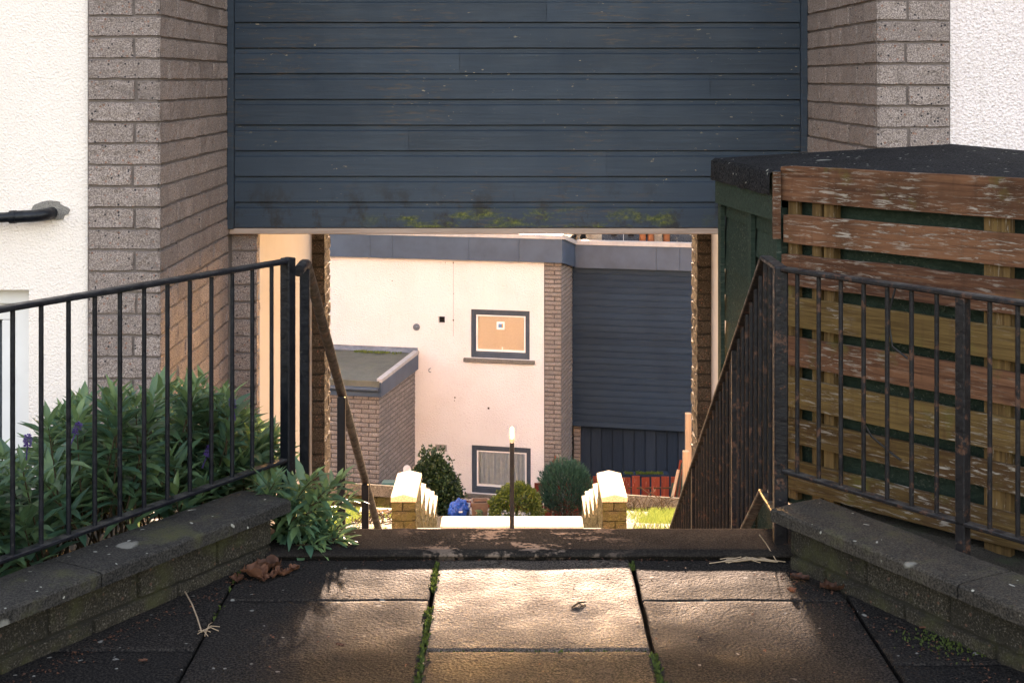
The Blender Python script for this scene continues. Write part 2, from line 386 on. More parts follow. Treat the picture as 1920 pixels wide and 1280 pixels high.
def fbm(p): return mnoise.noise(p)+.5*mnoise.noise(p*2.1)+.25*mnoise.noise(p*4.3)
def brick_face(mb, org, u, nrm, L, z0, z1, zj, course=.1, bl=.342, split=None, joint=.007, dep=.012, amp=.0055, res=.022, endA=True, endB=True, seed=0, par=0, tl=(0, 1)):
    """courses of split-faced brick over L metres from org along u, facing nrm; joints at zj + k*course"""
    org, u, nrm = Vector(org), Vector(u).normalized(), Vector(nrm).normalized(); rr = random.Random(seed)
    k = math.floor((z0-zj)/course)
    back = -dep*.85
    mb.add([org+u*0+nrm*back+Vector((0, 0, z0)), org+u*L+nrm*back+Vector((0, 0, z0)), org+u*L+nrm*back+Vector((0, 0, z1)), org+nrm*back+Vector((0, 0, z1))],
           [(0, 1, 2, 3)], -1.0)
    while zj+k*course < z1-1e-4:
        a0, a1 = max(zj+k*course, z0), min(zj+(k+1)*course, z1)
        odd = (k+par) % 2
        if split is not None: cuts = [0]+([split+rr.uniform(-.01, .01)] if odd and split < L-.04 else [])+[L]
        else:
            off = (bl*.5 if odd else 0)+.001; cuts = [0]; x = off if off > .05 else bl
            while x < L-.04: cuts.append(x+rr.uniform(-.008, .008)); x += bl
            cuts.append(L)
        for i in range(len(cuts)-1):
            c0, c1 = cuts[i], cuts[i+1]; fl = (i == 0), (i == len(cuts)-2)
            g0 = 0 if (fl[0] and not endA) else joint/2; g1 = 0 if (fl[1] and not endB) else joint/2
            b0, b1 = c0+g0, c1-g1; h0, h1 = a0+joint/2+rr.uniform(-.0015, .0015), a1-joint/2+rr.uniform(-.0015, .0015)
            nx, nz = max(2, int((b1-b0)/res)), max(2, int((h1-h0)/res))
            rim = min(.0045*max(1, res/.022), (b1-b0)*.2, (h1-h0)*.2)
            gx = [b0, b0+rim]+[b0+(b1-b0)*q/nx for q in range(1, nx)]+[b1-rim, b1]; gh = [h0, h0+rim]+[h0+(h1-h0)*q/nz for q in range(1, nz)]+[h1-rim, h1]
            nx, nz = len(gx)-1, len(gh)-1
            tb = rr.uniform(*tl); base = rr.uniform(-.003, .003) if amp > 0 else 0
            vs = []; ts = []
            for j in range(nz+1):
                for q in range(nx+1):
                    x = gx[q]; z = gh[j]
                    edge = (j in (0, nz)) or (q == 0 and g0 > 0) or (q == nx and g1 > 0)
                    P = org+u*x+Vector((0, 0, z))
                    dn = base+amp*fbm(P*27+Vector((seed, 0, 0)))
                    e2 = (q == 0 and g0 == 0) or (q == nx and g1 == 0)
                    if e2: dn *= .6
                    if edge: dn = -dep+amp*.4*fbm(P*40)
                    jz = .0035*fbm(P*22+Vector((0, 0, seed))) if amp < .009 else .006*fbm(P*18)
                    sh = u*(amp*.5*fbm(P*33+Vector((9, 3, 1)))) + Vector((0, 0, amp*.3*fbm(P*31)+jz))
                    vs.append(P+nrm*dn+sh); ts.append(tb if not edge else -.3)
            fs = [(j*(nx+1)+q, j*(nx+1)+q+1, (j+1)*(nx+1)+q+1, (j+1)*(nx+1)+q) for j in range(nz) for q in range(nx)]
            mb.add(vs, fs, ts)
        k += 1

def shiplap(mb, x0, x1, zl, n, pitch, y, joints, rr, face=.113, dep=.012):
    """n lapped boards; zl = bottom of the lowest board; +y is inwards"""
    for k in range(n):
        cuts = [x0]+sorted(j for (kk, j) in joints if kk == k)+[x1]
        for i in range(len(cuts)-1):
            a, b = cuts[i]+(.001 if i else 0), cuts[i+1]-(.001 if i < len(cuts)-2 else 0)
            z = zl+k*pitch; jy = y+rr.uniform(-.0015, .0015); f = face*pitch/.149
            prof = [(jy+dep+.015, z+.004), (jy+.001, z+.001), (jy, z+.003), (jy, z+f), (jy+dep*.75, z+f+.0065), (jy+dep, z+f+.007), (jy+dep, z+pitch-.005), (jy+dep+.015, z+pitch-.005)]
            nx = 12; vs = []; ts = []
            for q in range(nx+1):
                x = a+(b-a)*q/nx; wob = .0012*mnoise.noise(Vector((x*1.7, k*3.1, 0)))
                vs += [(x, p[0]+wob, p[1]+wob) for p in prof]
            m = len(prof); tt = rr.random()
            mb.add(vs, [(q*m+j, (q+1)*m+j, (q+1)*m+j+1, q*m+j+1) for q in range(nx) for j in range(m-1)], tt)

def leaf(mb, p, d, up, L, W, tint, droop=.3, segs=3, fold=.25):
    d = d.normalized(); s = d.cross(up)
    if s.length < 1e-4: s = d.cross(Vector((.3, 1, .2)))
    s.normalize(); n = s.cross(d).normalized(); vs = [p]; ts = [tint]
    for i in range(1, segs+1):
        t = i/segs; c = p+d*(L*t)-n*(L*droop*t*t)
        if i == segs: vs.append(c); ts.append(tint)
        else:
            wd = W*(1.15*math.sin(math.pi*min(1, t*.95+.08)))
            vs += [c+s*wd*.5+n*wd*fold, c, c-s*wd*.5+n*wd*fold]; ts += [tint*.9, tint+.12, tint*.9]
    fs = [(0, 1, 2), (0, 2, 3)]
    for i in range(segs-2):
        b = 1+3*i; fs += [(b, b+3, b+4, b+1), (b+1, b+4, b+5, b+2)]
    b = 1+3*(segs-2); e = len(vs)-1; fs += [(b, e, b+1), (b+1, e, b+2)]
    mb.add(vs, fs, ts, True)

def hebe_shoot(fm, sm, base, tip, rr, n=9, ll=(.05, .1), young=.25):
    base, tip = Vector(base), Vector(tip); mid = (base+tip)/2+Vector((rr.uniform(-.05, .05), rr.uniform(-.05, .05), .06))
    pts = [base*(1-t)**2+mid*2*t*(1-t)+tip*t*t for t in [i/6 for i in range(7)]]
    sm.tube(pts, [.0042-.0004*i for i in range(7)], 5)
    ax = (pts[-1]-pts[-2]).normalized(); ax = (ax+Vector((0, 0, .35))).normalized()
    for k in range(n):
        t = .45+.55*k/(n-1); i = min(5, int(t*6)); f = t*6-i; P = pts[i]*(1-f)+pts[i+1]*f
        a = k*1.57+rr.uniform(-.4, .4); u = ax.orthogonal().normalized(); v = ax.cross(u)
        spread = 1.25-.85*(k/(n-1))**2
        for q in range(2 if k < n-3 else 3):
            th = a+q*(math.pi if k < n-3 else 2.1)+rr.uniform(-.2, .2)
            dd = (u*math.cos(th)+v*math.sin(th))*spread+ax*(1.15-spread*.55)
            L = rr.uniform(*ll)*(1 if k < n-2 else .7)
            tn = rr.random()**2*.55+(young if k > n-3 else 0)+(.3 if rr.random() < .06 else 0)
            leaf(fm, P, dd, Vector((0, 0, 1)), L, L*rr.uniform(.2, .27), min(tn, 1), rr.uniform(.05, .4))

def blob_foliage(mb, c, rad, n, L, W, rr, spiky=0.0, lump=.18, shell=.55, flat=-.7):
    c = Vector(c)
    for _ in range(n):
        while True:
            v = Vector((rr.gauss(0, 1), rr.gauss(0, 1), rr.gauss(0, 1)))
            if v.length > .01: v.normalize()
            if v.z > flat: break
        r = (shell+(1-shell)*rr.random()**.5)*(1+lump*1.6*mnoise.noise(v*2.3+c)+lump*mnoise.noise(v*6+c))
        P = c+Vector((v.x*rad[0], v.y*rad[1], v.z*rad[2]))*r
        up = Vector((rr.uniform(-1, 1), rr.uniform(-1, 1), rr.uniform(-.4, 1)))
        dd = v*(.7)+up*.6 if spiky == 0 else v*.55+Vector((rr.uniform(-.25, .25), rr.uniform(-.25, .25), spiky))
        leaf(mb, P, dd, Vector((rr.uniform(-1, 1), rr.uniform(-1, 1), rr.uniform(0, 1.2))), L*rr.uniform(.7, 1.3), W*rr.uniform(.7, 1.3),
             min(1, max(0, rr.random()**1.6*(.65+.35*v.z)+(.2 if r > 1 else 0))), .2, 2 if W < .02 else 3)

# ------------------------------------------------------------------ ground, path, steps
def lerp_tab(tab, y):
    if y <= tab[0][0]: return tab[0][1]
    for (a, b), (c, e) in zip(tab, tab[1:]):
        if y <= c: return b+(e-b)*(y-a)/(c-a)
    return tab[-1][1]
STAIR = [(5, 0), (9.7, -3.03), (15, -3.03), (18.5, -4.3), (22.5, -5.3), (32.5, -8.5), (34, -8.6), (300, -8.6)]
BANK = [(5.0, -.06), (5.3, -.12), (9.7, -2.55), (11, -2.72), (15, -3.1), (18, -3.86), (19.6, -4.5), (20.6, -5.0), (22.5, -5.3), (32.5, -8.5), (34, -8.6), (300, -8.6)]
def gz(x, y):
    ax = abs(x)
    if y < 5.0: return -.06
    if y < 6.7 and ax > 1.25: return -.05-(.35*min(1, y-5) if x < 0 else 0)
    if ax < 1.04: return lerp_tab(STAIR, y)-(.30 if y < 24 else 0)
    return lerp_tab(BANK, y)
xs = sorted(set([-150, -60, -30, -15, -9, -6, -4.5, -3.5, -2.8, -2.3, -2, -1.75, -1.5, -1.3, -1.2, -1.06, -1.02, -.5, 0, .5, 1.02, 1.06, 1.2, 1.3, 1.5, 1.75, 2, 2.3, 2.8, 3.5, 4.5, 6, 9, 15, 30, 60, 150]))
ys = [-150, -60, -20, -5, 0, 2, 3.5, 4.2, 4.7, 4.99, 5.05, 5.3, 6, 6.65, 6.75, 7.5, 8.3, 9, 9.7]+[10+.5*i for i in range(49)]+[36, 40, 50, 70, 100, 150, 300]
mb = MB(); vs = [(x, y, gz(x, y)+(.05*mnoise.noise(Vector((x, y, 0))*1.3) if y > 10 else 0)) for y in ys for x in xs]; nx = len(xs)
mb.add(vs, [(j*nx+i, j*nx+i+1, (j+1)*nx+i+1, (j+1)*nx+i) for j in range(len(ys)-1) for i in range(nx-1)], .5, True)
struct(mb.build('ground', M['soil']))

mb = MB(); rr = random.Random(3)
cols = [(-3.8, -2.80, (.6, 1.6, 2.6, 3.3, 4.0)), (-2.79, -1.53, (.4, 1.3, 2.2, 3.1, 4.0, 4.4)), (-1.523, -.892, (.5, 1.4, 2.3, 3.2, 3.995, 4.745)), (-.885, -.256, (.2, 1.1, 2.0, 2.9, 3.62, 4.376, 4.745)),
        (-.242, .389, (.1, .9, 1.7, 2.5, 3.2, 3.988, 4.745)), (.403, 1.033, (.2, 1.1, 2.0, 2.9, 3.62, 4.376, 4.745)), (1.045, 1.68, (.5, 1.4, 2.3, 3.2, 3.9, 4.6)), (1.69, 2.8, (.4, 1.3, 2.2, 3.1, 4.0, 4.4))]
for ci, (a, b, cy) in enumerate(cols):
    for r_, (y0, y1) in enumerate(zip(cy, cy[1:])):
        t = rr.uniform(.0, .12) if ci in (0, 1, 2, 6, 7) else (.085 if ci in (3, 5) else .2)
        if ci == 4 and r_ == len(cy)-2: t = .55  # centre slab coloured lighter to stand in for the pool of sunlight
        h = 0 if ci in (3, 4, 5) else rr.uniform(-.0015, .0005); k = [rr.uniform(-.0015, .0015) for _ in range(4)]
        n = 16; V = []; F = []; gr = [0, .006, .03]+[.03+(1-.06)*q/(n-4) for q in range(1, n-4)]+[.97, .994, 1]
        for j in range(n+1):
            for i in range(n+1):
                X = a+(b-a)*gr[i]; Y = y0+.0025+(y1-y0-.005)*gr[j]; e = (i in (0, n)) or (j in (0, n)); e1 = (i in (1, n-1)) or (j in (1, n-1))
                X += .003*mnoise.noise(Vector((X*9, Y*9, 1))) if e else 0
                V.append((X, Y, h+k[0]*gr[i]+k[1]*gr[j]+.0022*fbm(Vector((X, Y, ci))*5)-(.006 if e else 0)-(.0012*abs(fbm(Vector((X, Y, 3))*30)) if e1 else 0)))
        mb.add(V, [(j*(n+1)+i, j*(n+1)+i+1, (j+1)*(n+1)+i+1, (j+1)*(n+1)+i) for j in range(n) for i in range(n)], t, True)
        mb.add([(a, y0+.004, -.045), (b, y0+.004, -.045), (b, y1-.004, -.045), (a, y1-.004, -.045), (a, y0+.004, -.006+h), (b, y0+.004, -.006+h), (b, y1-.004, -.006+h), (a, y1-.004, -.006+h)],
               [(0, 1, 5, 4), (1, 2, 6, 5), (2, 3, 7, 6), (3, 0, 4, 7)], t)
struct(mb.build('path', M['slab']))
# kerb at the head of the steps, with bare worn patches
n = NT('worn_kerb'); x, y, z = n.xyz()
c = n.mix(n.ramp(n.noise(6, 5), .35, .7), (.014, .012, .011), (.026, .022, .019))
g = n.noise(180, 3, .7); c = n.mix(n.ramp(g, .5, .62, 0, .5), c, (.05, .043, .036)); c = n.mix(n.ramp(g, .46, .38, 0, .7), c, (.01, .009, .009))
pm = n.math('ADD', n.math('MULTIPLY', n.noise(1.0, 6, .68, co=n.stretch((5.5, 11, 1))), .8), n.math('MULTIPLY', n.noise(70, 3, .6), .3))
pm = n.math('MULTIPLY', n.ramp(pm, .575, .64), n.ramp(n.math('ABSOLUTE', n.math('SUBTRACT', x, .0)), .42, .2))
c = n.mix(n.math('MULTIPLY', pm, .9), c, (.17, .122, .095)); n.bump(g, .002); n.bump(pm, -.001)
M['kerb'] = n.done(c, 1.0, .0)
mb = MB()
prof = [(4.765, -.05), (4.760, .002), (4.752, .006), (4.747, .008), (4.747, .014), (4.753, .019), (4.80, .022), (4.985, .027), (5.0, .024), (5.006, -.02), (5.006, -.4)]
N_ = 60; V = []
for i in range(N_+1):
    X = -1.3+2.62*i/N_; q = .0022*fbm(Vector((X*7, 0, 2)))
    V += [(X, p[0]+q, p[1]+q*.6) for p in prof]
m_ = len(prof); mb.add(V, [(i*m_+j, (i+1)*m_+j, (i+1)*m_+j+1, i*m_+j+1) for i in range(N_) for j in range(m_-1)], .5, True)
struct(mb.build('kerb', M['kerb']))
# upper flight, landing, lower flight
mb = MB(); ST = 18; rise = (3.0+.0)/ST; tread = 4.7/ST
for i in range(ST):
    y0 = 5.0+i*tread; z = -(i+1)*rise
    mb.box((-1.03, y0, z-.32), (1.03, y0+tread+.02-.003*i/ST, z+.0005*i), .5, None, .006)
struct(mb.build('steps', M['steps']))
mb = MB(); mb.box((-1.02, 9.72, -3.3), (1.02, 14.665, -3.012), .5, None, .008); struct(mb.build('landing', M['steps']))
mb = MB(); mb.box((-.74, 14.68, -3.2), (.74, 15.02, -3.0), .5, None, .012)
for i in range(8): mb.box((-.72, 15.0+i*.42, -3.5-i*.165), (.72, 15.46+i*.42, -3.17-i*.165+.001*i), .5, None, .006)
struct(mb.build('lower_steps', M['coping_far']))
# moss in the paving joints
mb = MB(); rr = random.Random(11)
for xj, k in ((-.249, .8), (.396, 1.4), (-.888, .15)):
    for i in range(int(900*k)):
        Y = rr.uniform(3.5, 4.72)
        if mnoise.noise(Vector((xj*3, Y*3.3, 1))) < -.12: continue
        P = Vector((xj+rr.gauss(0, .0055), Y, -.012+rr.random()*.008))
        leaf(mb, P, Vector((rr.uniform(-1, 1), rr.uniform(-1, 1), 1.1)), Vector((0, 1, 0)), rr.uniform(.008, .018), .006, rr.random(), .2, 2)
for i in range(160):
    P = Vector((rr.uniform(-.2, .39), 3.985+rr.gauss(0, .004), -.008)); leaf(mb, P, Vector((rr.uniform(-1, 1), rr.uniform(-1, 1), .8)), Vector((0, 1, 0)), rr.uniform(.006, .015), .005, rr.random(), .2, 2)
for i in range(500):
    P = Vector((1.28+rr.gauss(0, .07), 4.05+rr.gauss(0, .05), 0)); leaf(mb, P, Vector((rr.uniform(-1, 1), rr.uniform(-1, 1), .8)), Vector((0, 1, 0)), rr.uniform(.006, .014), .005, rr.random()*.7, .2, 2)
struct(mb.build('moss', M['moss']), 'stuff')

# ------------------------------------------------------------------ near house
NH = thing('terraced_house', 'cream roughcast house with grey brick piers and navy boarding bridging the stepped passage', 'house', (0, 8, 0))
def nb(mb, name, mat): return mb.build(name, M[mat], NH)
H = 6.5
mb = MB(); mb.box((-9, 6.70, .612), (-1.99, 7.0, H)); mb.box((-2.276, 6.70, -.4), (-1.99, 7.0, .612)); mb.box((-9, 6.70, -.4), (-3.35, 7.0, .612)); nb(mb, 'render_wall', 'white_near')
mb = MB(); mb.box((2.085, 6.70, -.4), (9, 7.0, H)); mb.box((2.058, 6.685, -.4), (2.085, 7.0, H)); nb(mb, 'render_wall', 'white_pebble')
for sx in (-1, 1):
    xi = -1.650 if sx < 0 else 1.712; xo = -1.993 if sx < 0 else 2.058; zj = 1.6 if sx < 0 else 1.575
    mb = MB(); L = abs(xo-xi)
    if sx < 0:
        brick_face(mb, (xo, 6.67, 0), (1, 0, 0), (0, -1, 0), L, -.3, 2.3, zj, split=.2225, endB=False, seed=1)
        brick_face(mb, (xi, 6.67, 0), (0, 1, 0), (1, 0, 0), 1.6, -2.6, 2.3, zj, endA=False, seed=2, par=1)
    else:
        brick_face(mb, (xi, 6.67, 0), (1, 0, 0), (0, -1, 0), L, -.3, 2.3, zj, split=.14, endA=False, seed=3)
        brick_face(mb, (xi, 8.27, 0), (0, -1, 0), (-1, 0, 0), 1.6, -2.6, 2.3, zj, endB=False, seed=4, par=1)
    a, b = min(xi, xo), max(xi, xo)
    mb.box((a, 6.672, 2.3), (b, 8.3, H), .5); mb.box((a+.02, 6.695, -2.7), (b-.02, 8.28, 2.299), .5)
    nb(mb, 'brick_pier', 'brick')
mb = MB(); rr = random.Random(5)
shiplap(mb, -1.610, 1.672, .742, 13, .149, 8.26, [(9, -1.01), (6, -.305), (8, .2), (5, 1.15), (3, -.6), (10, .9), (2, .55)], rr)
mb.box((-1.62, 8.29, .74), (1.68, 8.45, H), .4)
mb.box((-1.61, 8.262, .742+13*.149), (1.672, 8.289, H-.01), .4)
nb(mb, 'timber_cladding', 'clad')
for a, b in ((-1.652, -1.612), (1.674, 1.714)):
    mb = MB(); mb.box((a, 8.235, .735), (b, 8.40, H-.02), .3, None, .004); nb(mb, 'corner_trim', 'clad')
mb = MB(); mb.box((-1.645, 8.262, .704), (1.705, 8.42, .7385), .5, None, .004); nb(mb, 'lintel', 'lintel')
for sx in (-1, 1):
    mb = MB()
    if sx < 0: brick_face(mb, (-1.648, 8.33, 0), (1, 0, 0), (0, -1, 0), .152, -2.6, .703, 1.6, split=.3, endB=False, seed=6); mb.box((-1.68, 8.345, -2.7), (-1.51, 8.36, .70), -1)
    else: brick_face(mb, (1.49, 8.33, 0), (1, 0, 0), (0, -1, 0), .22, -2.6, .703, 1.6, split=.3, endA=False, seed=7); mb.box((1.50, 8.345, -2.7), (1.74, 8.36, .70), -1)
    # serrated inner arris of the bricks
    xe = -1.496 if sx < 0 else 1.49; rr = random.Random(8+sx)
    brick_face(mb, (xe, 8.33 if sx < 0 else 8.43, 0), (0, 1 if sx < 0 else -1, 0), (-sx, 0, 0), .10, -2.6, .70, 1.6, split=.3, amp=.008, endA=sx > 0, endB=sx < 0, seed=9+sx)
    nb(mb, 'brick_jamb', 'brick')
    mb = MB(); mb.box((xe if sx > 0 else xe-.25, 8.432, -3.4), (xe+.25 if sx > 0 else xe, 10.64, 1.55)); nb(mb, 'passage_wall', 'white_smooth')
    mb = MB(); xn = -1.404 if sx < 0 else 1.388; W_ = abs(xe-xn)
    if sx < 0:
        brick_face(mb, (xe-.1, 10.64, 0), (1, 0, 0), (0, -1, 0), W_+.1, -3.3, 1.5, 1.6, split=.3, endB=False, seed=12, tl=(0, .6))
        brick_face(mb, (xn, 10.64, 0), (0, 1, 0), (1, 0, 0), .36, -3.3, 1.5, 1.6, split=.25, amp=.010, endA=False, seed=13)
        mb.box((xe-.3, 10.67, -3.4), (xn-.015, 11.0, 1.5), -1)
    else:
        brick_face(mb, (xn, 10.64, 0), (1, 0, 0), (0, -1, 0), W_+.1, -3.3, 1.5, 1.6, split=.3, endA=False, seed=14, tl=(0, .6))
        brick_face(mb, (xn, 11.0, 0), (0, -1, 0), (-1, 0, 0), .36, -3.3, 1.5, 1.6, split=.25, amp=.010, endB=False, seed=15)
        mb.box((xn+.015, 10.67, -3.4), (xe+.3, 11.0, 1.5), -1)
    nb(mb, 'brick_nib', 'brick_dark')
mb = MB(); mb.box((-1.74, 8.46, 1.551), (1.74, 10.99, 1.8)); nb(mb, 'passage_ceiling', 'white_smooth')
mb = MB(); mb.box((-9, 10.75, 1.81), (9, 11.0, H)); mb.box((-9, 10.75, -4.2), (-1.81, 11.0, 1.80)); mb.box((1.80, 10.75, -4.2), (9, 11.0, 1.80))
mb.box((-9, 7.01, -.4), (-8.8, 10.74, H-.01)); mb.box((8.8, 7.01, -.4), (9, 10.74, H-.01)); nb(mb, 'back_wall', 'white_near')
mb = MB(); mb.box((-9.3, 6.4, H+.002), (9.3, 11.4, H+.25)); nb(mb, 'roof', 'fascia')
# door in the left wall
mb = MB()
mb.box((-2.372, 6.79, -.3), (-2.276, 6.90, .53), .5, None, .004); mb.box((-3.35, 6.79, .532), (-2.276, 6.90, .612), .5, None, .004); mb.box((-3.35, 6.79, -.3), (-3.26, 6.90, .53), .5, None, .004)
mb.box((-2.445, 6.815, -.28), (-2.374, 6.88, .45), .5, None, .004); mb.box((-3.258, 6.815, .452), (-2.374, 6.88, .53), .5, None, .004); mb.box((-3.258, 6.815, -.29), (-3.19, 6.88, .45), .5, None, .004)
mb.box((-3.19, 6.82, -.28), (-2.445, 6.87, -.2), .5, None, .004)
df = nb(mb, 'window_frame', 'white_trim')
mb = MB(); mb.box((-3.19, 6.84, -.2), (-2.445, 6.85, .45)); mb.build('pane', M['glass'], df)
mb = MB(); mb.box((-3.3, 6.92, -.3), (-2.3, 6.94, .6)); mb.build('curtain', m_plain('grey_blue_lining', (.12, .14, .17), .8), df)
# black pipe ending in an elbow in a cement patch
mb = MB(); mb.tube([(-3.6, 6.60, .90), (-2.30, 6.60, .965)], .024, 14); mb.tube([(-2.32, 6.60, .964), (-2.22, 6.60, .969), (-2.19, 6.603, .972), (-2.17, 6.625, .974), (-2.165, 6.69, .975)], .029, 14)
mb.tube([(-2.33, 6.60, .9635), (-2.30, 6.60, .965)], .031, 14)
nb(mb, 'waste_pipe', 'black')
mb = MB(); rr = random.Random(21); pts = []
for i in range(40):
    th = 2*math.pi*i/40; r = 1+.28*mnoise.noise(Vector((math.cos(th)*1.7, math.sin(th)*1.7, 4)))+.1*mnoise.noise(Vector((math.cos(th)*5, math.sin(th)*5, 4)))
    pts.append((-2.18+.085*r*math.cos(th), .985+.05*r*math.sin(th)))
V = [(x, 6.693, z) for x, z in pts]+[(x, 6.71, z) for x, z in pts]
mb.add(V, [list(range(40))[::-1]]+[(i, (i+1) % 40, 40+(i+1) % 40, 40+i) for i in range(40)]); nb(mb, 'mortar_patch', 'mortar')

# ------------------------------------------------------------------ low wing walls
def wing(name, label, pts, mirror, cop_cuts, mats):
    """pts: outer (path side) coping edge from the steps towards the viewer; wall body set back"""
    P0, P1 = Vector(pts[0]), Vector(pts[1]); t = (P1-P0).normalized(); nrm = Vector((-t.y, t.x)) if mirror else Vector((t.y, -t.x))   # towards the back
    T = thing(name, label, 'garden wall', (P0.x, P0.y, 0))
    L = 2.3; zt = .19; zb = .143; wd = .225
    mb = MB(); o = P0+nrm*.045+t*.05
    mb2 = MB()
    if not mirror:
        e = o+t*L
        brick_face(mb, (e.x, e.y, 0), (-t.x, -t.y, 0), (-nrm.x, -nrm.y, 0), L, -.03, zb, .043, course=.1, seed=31, amp=.005, endB=False)
        brick_face(mb, (o.x, o.y, 0), (nrm.x, nrm.y, 0), (-t.x, -t.y, 0), .15, -.03, zb, .043, seed=33, split=.4, endA=False, par=1)
    else:
        brick_face(mb, (o.x, o.y, 0), (t.x, t.y, 0), (-nrm.x, -nrm.y, 0), L, -.03, zb, .043, course=.1, seed=32, amp=.005, endA=False)
        e2 = o+nrm*.15
        brick_face(mb, (e2.x, e2.y, 0), (-nrm.x, -nrm.y, 0), (-t.x, -t.y, 0), .15, -.03, zb, .043, seed=34, split=.4, endB=False, par=1)
    a = o+nrm*.02+t*.02; b = a+t*(L-.03); c_ = b+nrm*.11; d_ = a+nrm*.11
    poly = [(a.x, a.y), (b.x, b.y), (c_.x, c_.y), (d_.x, d_.y)]
    mb.prism(poly if not mirror else poly[::-1], -.06, zb, -1)
    mb.build('brickwork', M['brick_wing'], T)
    cuts = [0]+cop_cuts+[L+.05]
    for i in range(len(cuts)-1):
        mb = MB(); s0, s1 = cuts[i]+(.003 if i else 0), cuts[i+1]-.003
        n = max(6, int((s1-s0)/.04)); k = 8; V = []
        prof = [(0.02, zb), (.0, zb+.004), (0, zt-.008), (.006, zt-.001), (.014, zt), (wd*.5, zt+.004), (wd-.01, zt), (wd, zt-.01), (wd, zb), (wd-.02, zb-.001)]
        for q in range(n+1):
            s = s0+(s1-s0)*q/n
            for pn, pz in prof:
                X = P0+t*s+nrm*pn; f = .004*fbm(Vector((X.x*8, X.y*8, pz*9)))
                if q in (0, n) and .004 < pn < wd-.015: f -= .003
                V.append((X.x-nrm.x*f*.7, X.y-nrm.y*f*.7, pz+f*.7))
        m = len(prof); F = [(q*m+j, q*m+j+1, (q+1)*m+j+1, (q+1)*m+j) for q in range(n) for j in range(m-1)]+[list(range(m))[::-1], [n*m+j for j in range(m)]]
        F += [(q*m+m-1, q*m, (q+1)*m, (q+1)*m+m-1) for q in range(n)]
        if mirror: F = [f[::-1] for f in F]
        mb.add(V, F, .5); o_ = mb.build('coping', M[mats], T)
    return T
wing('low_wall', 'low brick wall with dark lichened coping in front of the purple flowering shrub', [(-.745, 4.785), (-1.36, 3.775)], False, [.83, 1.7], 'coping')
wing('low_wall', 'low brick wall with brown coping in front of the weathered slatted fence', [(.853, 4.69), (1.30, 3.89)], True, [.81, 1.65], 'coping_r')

# ------------------------------------------------------------------ railings
def front_rail(T, post, far, zt, zb, nb_, mat, size, skip=(), firstoff=.075, span=None):
    P, Q = Vector(post), Vector(far); t = (Q-P); L = t.length; t.normalize()
    E = P+t*(L*1.35)
    mb = MB(); mb.bar((P.x, P.y, zt), (E.x, E.y, zt), .040, .016, .5, bev=.004); mb.build('top_rail', M[mat], T)
    mb = MB(); mb.bar((P.x, P.y, zb), (E.x, E.y, zb), .034, .013, .5, bev=.003); mb.build('bottom_rail', M[mat], T)
    s = firstoff; i = 0
    while s < L*1.33:
        X = P+t*s
        if i in skip:
            mb = MB(); mb.bar((X.x, X.y, .17), (X.x, X.y, zt-.008), .034, .034, .5, side=(t.x, t.y, 0), bev=.003); mb.build('post', M[mat], T)
        else:
            mb = MB(); mb.tube([(X.x, X.y, zb+.004), (X.x, X.y, (zb+zt)/2), (X.x, X.y, zt-.006)], .0075, 8); mb.build('baluster', M[mat], T)
        s += span; i += 1
LR = thing('guard_railing', 'black painted guard railing standing on the coping before the leafy shrub', 'railing', (-.806, 5.06, 0))
front_rail(LR, (-.806, 5.06), (-1.44, 4.0), .955, .25, 12, 'black', .02, span=.1015)
mb = MB(); mb.bar((-.799, 5.07, -.35), (-.799, 5.07, .967), .042, .042, .5, side=(.5, .86, 0), bev=.004); mb.build('post', M['black'], LR)

RR = thing('guard_railing', 'worn rusty railing turning from the right coping down the steps', 'railing', (.918, 4.86, 0))
front_rail(RR, (.918, 4.86), (1.48, 4.11), .955, .27, 9, 'black_worn', .02, skip=(7,), span=.0935)
mb = MB(); mb.bar((.916, 4.855, -.06), (.916, 4.855, .965), .047, .040, .5, side=(1, 0, 0), bev=.004); mb.build('post', M['black_worn'], RR)
slope = .645; y0 = 5.14
mb = MB(); mb.bar((.918, 4.86, .957), (.918, y0+.01, .957), .042, .016, .5, side=(1, 0, 0), bev=.003); mb.bar((.918, y0, .957), (.918, 9.6, .957-slope*(9.6-y0)), .046, .014, .5, side=(1, 0, 0), bev=.003); mb.build('stair_top_rail', M['black_worn'], RR)
mb = MB(); mb.bar((.918, 4.86, .1), (.918, y0+.06, .1), .036, .014, .5, side=(1, 0, 0), bev=.003); mb.bar((.918, y0+.05, .1), (.918, 9.6, .1-slope*(9.6-y0-.05)), .038, .014, .5, side=(1, 0, 0), bev=.003); mb.build('stair_bottom_rail', M['black_worn'], RR)
y = 4.955; i = 0
while y < 9.55:
    zt = .957-max(0, y-y0)*slope; zb = .1-max(0, y-y0-.05)*slope
    mb = MB()
    if i in (9, 22, 35): mb.bar((.918, y, zb-.35), (.918, y, zt-.006), .03, .03, bev=.003, side=(1, 0, 0)); mb.build('post', M['black_worn'], RR)
    else: mb.tube([(.918, y, zb), (.918, y, zt-.005)], .0085, 8); mb.build('baluster', M['black_worn'], RR)
    y += .1; i += 1
HR = thing('stair_handrail', 'black round tube handrail on posts down the left side of the steps', 'handrail', (-.776, 5.36, -.2))
s2 = .662; ya, za = 5.39, .912
mb = MB(); mb.tube([(-.776, 5.165, .906), (-.776, 5.30, .912), (-.776, 5.36, .905), (-.776, 5.42, .872)]+[(-.776, y_, .872-s2*(y_-5.42)) for y_ in (6, 7, 8, 9, 9.55)], .0205, 14); mb.build('rail', M['black_worn'], HR)
